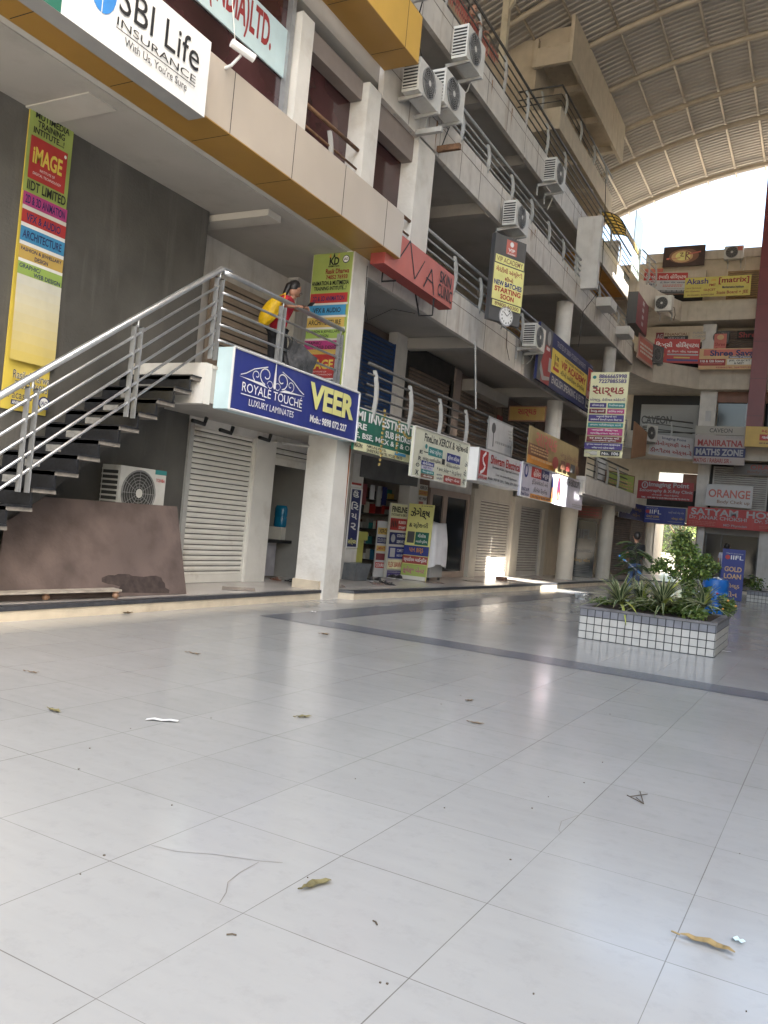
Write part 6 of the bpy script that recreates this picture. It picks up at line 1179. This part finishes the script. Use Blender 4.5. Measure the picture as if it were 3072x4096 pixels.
# hairline cracks and forked twig
tw2=MB().use(tw_)
def crack(pts):
    q=[at('o',x,y,Z=.0015) for x,y in pts]; b=MB().use(mat('hairline_crack',(.16,.145,.13),.8))
    for p0,p1 in zip(q,q[1:]):
        n=(p1-p0).cross(Vector((0,0,1))).normalized()*.0016; b.poly([p0-n,p1-n,p1+n,p0+n])
    tag(b.build('floor_crack',loc=q[0]),kind='structure')
crack([(606,3381),(700,3405),(860,3418),(1040,3444),(1130,3450)]); crack([(1035,3448),(960,3490),(912,3528),(905,3570),(878,3612)]); crack([(2243,3295),(2235,3320),(2245,3333)]); crack([(2315,3260),(2245,3285),(2243,3295)])
ft=MB().use(tw_)
for a_,b_ in (((2508,3180),(2575,3215)),((2575,3215),(2560,3165)),((2520,3186),(2590,3176)),((2575,3215),(2545,3190))):
    ft.tube([at('o',*a_,Z=.005),at('o',*b_,Z=.008)],.0028,4)
tag(ft.build('forked_twig',loc=at('o',2550,3190,Z=0)),'forked dry twig on the right of the mid floor','twig')
# ================================================================== PLANTS
def leafm(n,c): return mat(n,c,.5,var=.35,vscale=6)
gL=[leafm('leaf_light_green',(.15,.20,.04)),leafm('leaf_mid_green',(.09,.15,.028)),leafm('leaf_dark_green',(.045,.085,.02))]
def leafcloud(mb,c,r,n,size,rr,hollow=.3):
    for i in range(n):
        d=Vector((rr.gauss(0,1),rr.gauss(0,1),rr.gauss(0,1))).normalized(); k=(hollow+(1-hollow)*rr.random()**.6)
        p=Vector(c)+Vector((d.x*r[0],d.y*r[1],d.z*r[2]))*k
        a=Vector((rr.gauss(0,1),rr.gauss(0,1),rr.gauss(0,.6))).normalized(); b_=a.orthogonal().normalized(); b_.rotate(Matrix.Rotation(rr.uniform(0,6.3),3,a)); s_=size*rr.uniform(.6,1.3)
        q=p+a*s_; m_=(p+q)/2
        mb.use(gL[0] if rr.random()<.38 else gL[1] if rr.random()<.6 else gL[2]); mb.poly([p,m_+b_*s_*.32,q,m_-b_*s_*.32])
# leafy shrub in planter
rr=random.Random(21); bs=thing('leafy_shrub','bushy small leaved green shrub at the right end of the tiled planter','shrub',(-1.95,14.0,.5))
def JJ(x,y,Y=14.0): return at('J',x,y,Y=Y)
mb=MB(); 
for (x,y,rx,rz,n) in ((950,330,.16,.17,420),(900,430,.11,.12,180),(1010,430,.16,.14,320),(780,540,.14,.12,260),(720,575,.08,.06,90),(1000,540,.20,.16,460),(1120,510,.15,.13,330),(1220,560,.09,.08,120),(1000,660,.13,.15,330),(880,610,.13,.09,160),(1000,780,.11,.18,330),(990,880,.14,.12,260),(1120,610,.14,.10,220),(900,520,.10,.08,90)):
    leafcloud(mb,JJ(x,y),(rx*1.05,rx*1.05,rz*1.05),int(n*1.7),.05,rr,.15)
mb.build('crown',parent=bs)
tb=MB().use(mat('shrub_stem',(.10,.07,.045),.8)); base=Vector((JJ(985,980).x,14.0,.48)); tb.tube([base,JJ(985,800),JJ(990,600),JJ(960,350)],[.02,.017,.013,.006],6)
for (x,y) in ((780,540),(1130,520),(1230,570),(900,430)): tb.tube([JJ(990,680),JJ((990+x)/2,(640+y)/2),JJ(x,y)],[.012,.008,.004],5)
tb.build('stem',parent=bs)
# variegated spiky plants
vg=leafm('variegated_leaf_green',(.04,.075,.03)); vc=leafm('variegated_leaf_cream',(.36,.38,.20)); vy=leafm('variegated_leaf_yellow',(.38,.42,.08))
def spiky(label,c,n,L,seed,up=.0):
    r=thing('spider_plant',label,'plant',c,'striped spiky plants in the planter'); b=MB(); rr=random.Random(seed)
    for i in range(n):
        t=i*2.4+rr.uniform(-.2,.2); el=rr.uniform(.35,1.35) if i>n*.3 else rr.uniform(1.1,1.5); ll=L*rr.uniform(.75,1.1); d=Vector((math.cos(t),math.sin(t),0)); s_=Vector((-d.y,d.x,0)); pts=[]
        for k in range(8):
            u=k/7; rad=ll*u*math.cos(el)+ll*.28*u*u; z=ll*u*math.sin(el)-ll*.62*u*u*(1.5-el/1.1)*1.1
            pts.append(Vector(c)+d*rad+Vector((0,0,max(z,-.06 if rad<.4 else -.3))))
        w0=.031*rr.uniform(.8,1.2)
        for k in range(7):
            w1_=w0*(1-(k/7)**2.2)+.002; w2_=w0*(1-((k+1)/7)**2.2)+.001
            for (a_,b__,m_) in ((-1,-.55,vc),(-.55,.55,vg),(.55,1,vc)):
                if i%7==3 and abs(a_)<.6: m_=vy
                dz=Vector((0,0,.008)); p=[pts[k]+s_*w1_*a_+dz*abs(a_),pts[k]+s_*w1_*b__+dz*abs(b__),pts[k+1]+s_*w2_*b__+dz*abs(b__),pts[k+1]+s_*w2_*a_+dz*abs(a_)]
                b.use(m_).poly(p)
    b.build('leaf_rosette',parent=r); return r
def PT(x,y,Y): return at('J',x,y,Y=Y)
spiky('striped spiky plant at the left end of the tiled planter',PT(425,870,13.45),60,.58,1)
spiky('largest striped spiky plant in the middle of the tiled planter',PT(780,890,13.35),70,.64,2)
spiky('striped spiky plant half behind the leafy shrub at the right end',PT(1120,890,13.5),50,.42,3)
spiky('low striped spiky plant behind the gap between the two front ones',PT(600,850,14.2),40,.5,4)
# low green fillers and marigold
mb=MB(); rr=random.Random(8); fl=thing('flowering_plant','low feathery plant with orange flowers at the right corner of the planter','plant',PT(1330,900,13.7))
leafcloud(mb,PT(1330,890,13.7),(.13,.15,.14),700,.04,rr,.1); leafcloud(mb,PT(1285,830,13.8),(.10,.12,.10),300,.035,rr,.1); mb.build('foliage',parent=fl)
for (x,y) in ((1328,835),(1392,880),(1285,905),(1240,778)):
    p=PT(x,y,13.55); blob(fl,'flower',p,(.019,.019,.015),pt('orange') if (x!=1240) else pt('red'),None,6,.15,x)
mb=MB(); fl=thing('broad_leaf_plant','low broad leaved green plant at the foot of the leafy shrub with a lilac flower','plant',PT(1050,940,13.3)); leafcloud(mb,PT(1040,940,13.3),(.26,.16,.09),240,.085,rr,.1); leafcloud(mb,PT(1130,790,13.6),(.12,.12,.13),150,.075,rr,.1); leafcloud(mb,PT(900,900,13.7),(.2,.2,.12),260,.06,rr,.1); leafcloud(mb,PT(700,880,13.9),(.4,.3,.14),420,.07,rr,.1); leafcloud(mb,PT(300,850,14.0),(.25,.3,.1),240,.06,rr,.1); leafcloud(mb,PT(1000,880,14.3),(.5,.3,.16),500,.07,rr,.1); mb.build('foliage',parent=fl)
blob(fl,'flower',PT(1088,758,13.4),(.016,.016,.014),pt('lilac'),None,6,.1,1)
# pinnate leaved sapling
sp_=thing('pinnate_sapling','thin dark sapling with feathery pinnate leaves behind the left end of the planter','tree',PT(570,780,14.6)); b=MB(); rr=random.Random(15)
b.use(tw_).tube([PT(560,900,14.6),PT(575,700,14.6),PT(570,480,14.6),PT(560,370,14.6)],[.012,.01,.007,.004],5); sm=b; 
sm.build('stem',parent=sp_); b=MB()
for i in range(26):
    o=PT(565+rr.uniform(-18,18),rr.uniform(345,600),14.6); t=rr.uniform(0,6.28); d=Vector((math.cos(t),math.sin(t),rr.uniform(-.1,.5))).normalized(); L=rr.uniform(.22,.36)
    for k in range(9):
        u=(k+1.5)/10; c=o+d*L*u+Vector((0,0,-.16*u*u)); s_=Vector((-d.y,d.x,0)).normalized()
        for sg in (-1,1):
            q=c+s_*sg*.10*(1-.4*u)+d*.04+Vector((0,0,-.03)); nrm=d*.024
            b.use(gL[2] if rr.random()<.6 else gL[1]).poly([c,(c+q)/2+nrm,q,(c+q)/2-nrm])
b.build('foliage',parent=sp_)
# hedge plants in far planter
HL=['first hedge plant at the near left end of the far low planter','second hedge plant in the far low planter beside the standee','third dark hedge plant along the far low planter','fourth hedge plant toward the right of the far planter']
for i in range(3):
    x=-1.9+i*.75; h=thing('hedge_plant',HL[i],'shrub',(x,31.4,.36),'dark shrubs in the far planter'); mb=MB(); leafcloud(mb,(x,31.4,.62),(.36,.3,.34),260,.10,random.Random(50+i),.1); mb.build('foliage',parent=h)
# trees outside beyond the passage
bk=mat('tree_bark',(.12,.085,.06),.9,var=.3)
for i,(x,y,h,l) in enumerate(((-10.2,52,4.2,'sunlit tree outside seen through the passage, nearer one'),(-8.3,58,5.2,'pale sunlit tree outside farther beyond the passage'),(-6.2,62,4.6,'small sunlit tree outside at the right of the passage'))):
    tr_=thing('outdoor_tree',l,'tree',(x,y,0),'sunlit trees beyond the passage'); rr=random.Random(90+i)
    t=MB().use(bk).tube([(x,y,0),(x+.1,y,h*.4),(x-.1,y+.1,h*.7)],[.16,.12,.06],8)
    for k in range(5): a_=k*1.3; t.tube([(x,y,h*.4),(x+math.cos(a_)*h*.2,y+math.sin(a_)*h*.2,h*.65)],[.07,.03],5)
    t.build('trunk',parent=tr_); mb=MB()
    for k in range(9): a_=rr.uniform(0,6.3); q=rr.uniform(0,.32)*h; leafcloud(mb,(x+q*math.cos(a_),y+q*math.sin(a_),h*rr.uniform(.25,.9)),(h*.16,h*.16,h*.13),330,.14,rr,.2)
    mb.build('crown',parent=tr_)
# hanging cables
cm=MB().use(black)
def cable(label,pts,r=.012,m=None): tag(MB().use(m or black).tube(pts,r,5).build('cable',loc=pts[0]),label,'cable','loose cables on the facade')
cable('black cable pair running down the face of the white fin column',[(-7.42,27.9,13.9),(-7.41,28.2,12.5),(-7.4,28.35,11.2),(-7.5,28.5,10.2),(-7.93,28.4,9.5),(-7.93,28.2,8.2)])
cable('thin cable looping from the square pillar to the skin clinic bracket',[(-7.93,13.4,6.3),(-7.94,13.45,5.6),(-7.9,13.55,5.3),(-7.85,14.4,5.75),(-7.8,15.3,5.9)],.007)
cable('thin wire hanging from the skin clinic bracket along the shutters',[(-7.94,13.45,6.1),(-7.92,13.5,4.2),(-7.75,13.8,3.7)],.006)
cable('drooping grey wire on the third floor fascia beside the hollow air conditioner',[(-7.98,14.4,11.6),(-7.97,15.3,10.6),(-7.97,16.4,10.3)],.008)
cable('wire on the stone band running past the fan of the lower air conditioner',[(-7.97,21.2,7.1),(-7.97,21.3,6.6),(-7.97,21.6,6.3)],.008)
cable('white wires hanging up from the insurance lightbox to the storey above',[(-7.1,6.7,7.2),(-7.9,6.9,9.8)],.006,pt('offw')); 
cable('second thin wire from the security camera up to the storey above',[(-7.15,8.25,7.4),(-7.9,8.6,9.8)],.006,pt('offw'))
tag(MB().use(palepost).tube([(-7.9,18.9,6.15),(-7.72,18.9,4.5)],.02,6).build('conduit_pole',loc=(-7.8,18.9,4.5)),'thin grey pole between the second floor fascia and the first floor rail','pole')
tag(MB().use(rust).box(-7.98,-7.45,15.95,16.05,9.62,9.74).build('rusty_bracket',loc=(-7.7,16,9.6)),'empty rusty bracket below the pair of air conditioners','bracket'); tag(MB().use(palepost).box(-7.98,-7.4,14.9,15.0,9.5,9.6).build('empty_bracket',loc=(-7.7,15,9.5)),'empty pale bracket left of the rusty one','bracket')
for o in list(SC.objects):
    if o.parent is None and o.type in ('EMPTY','MESH'):
        o.location=o.location*S; o.scale=o.scale*S
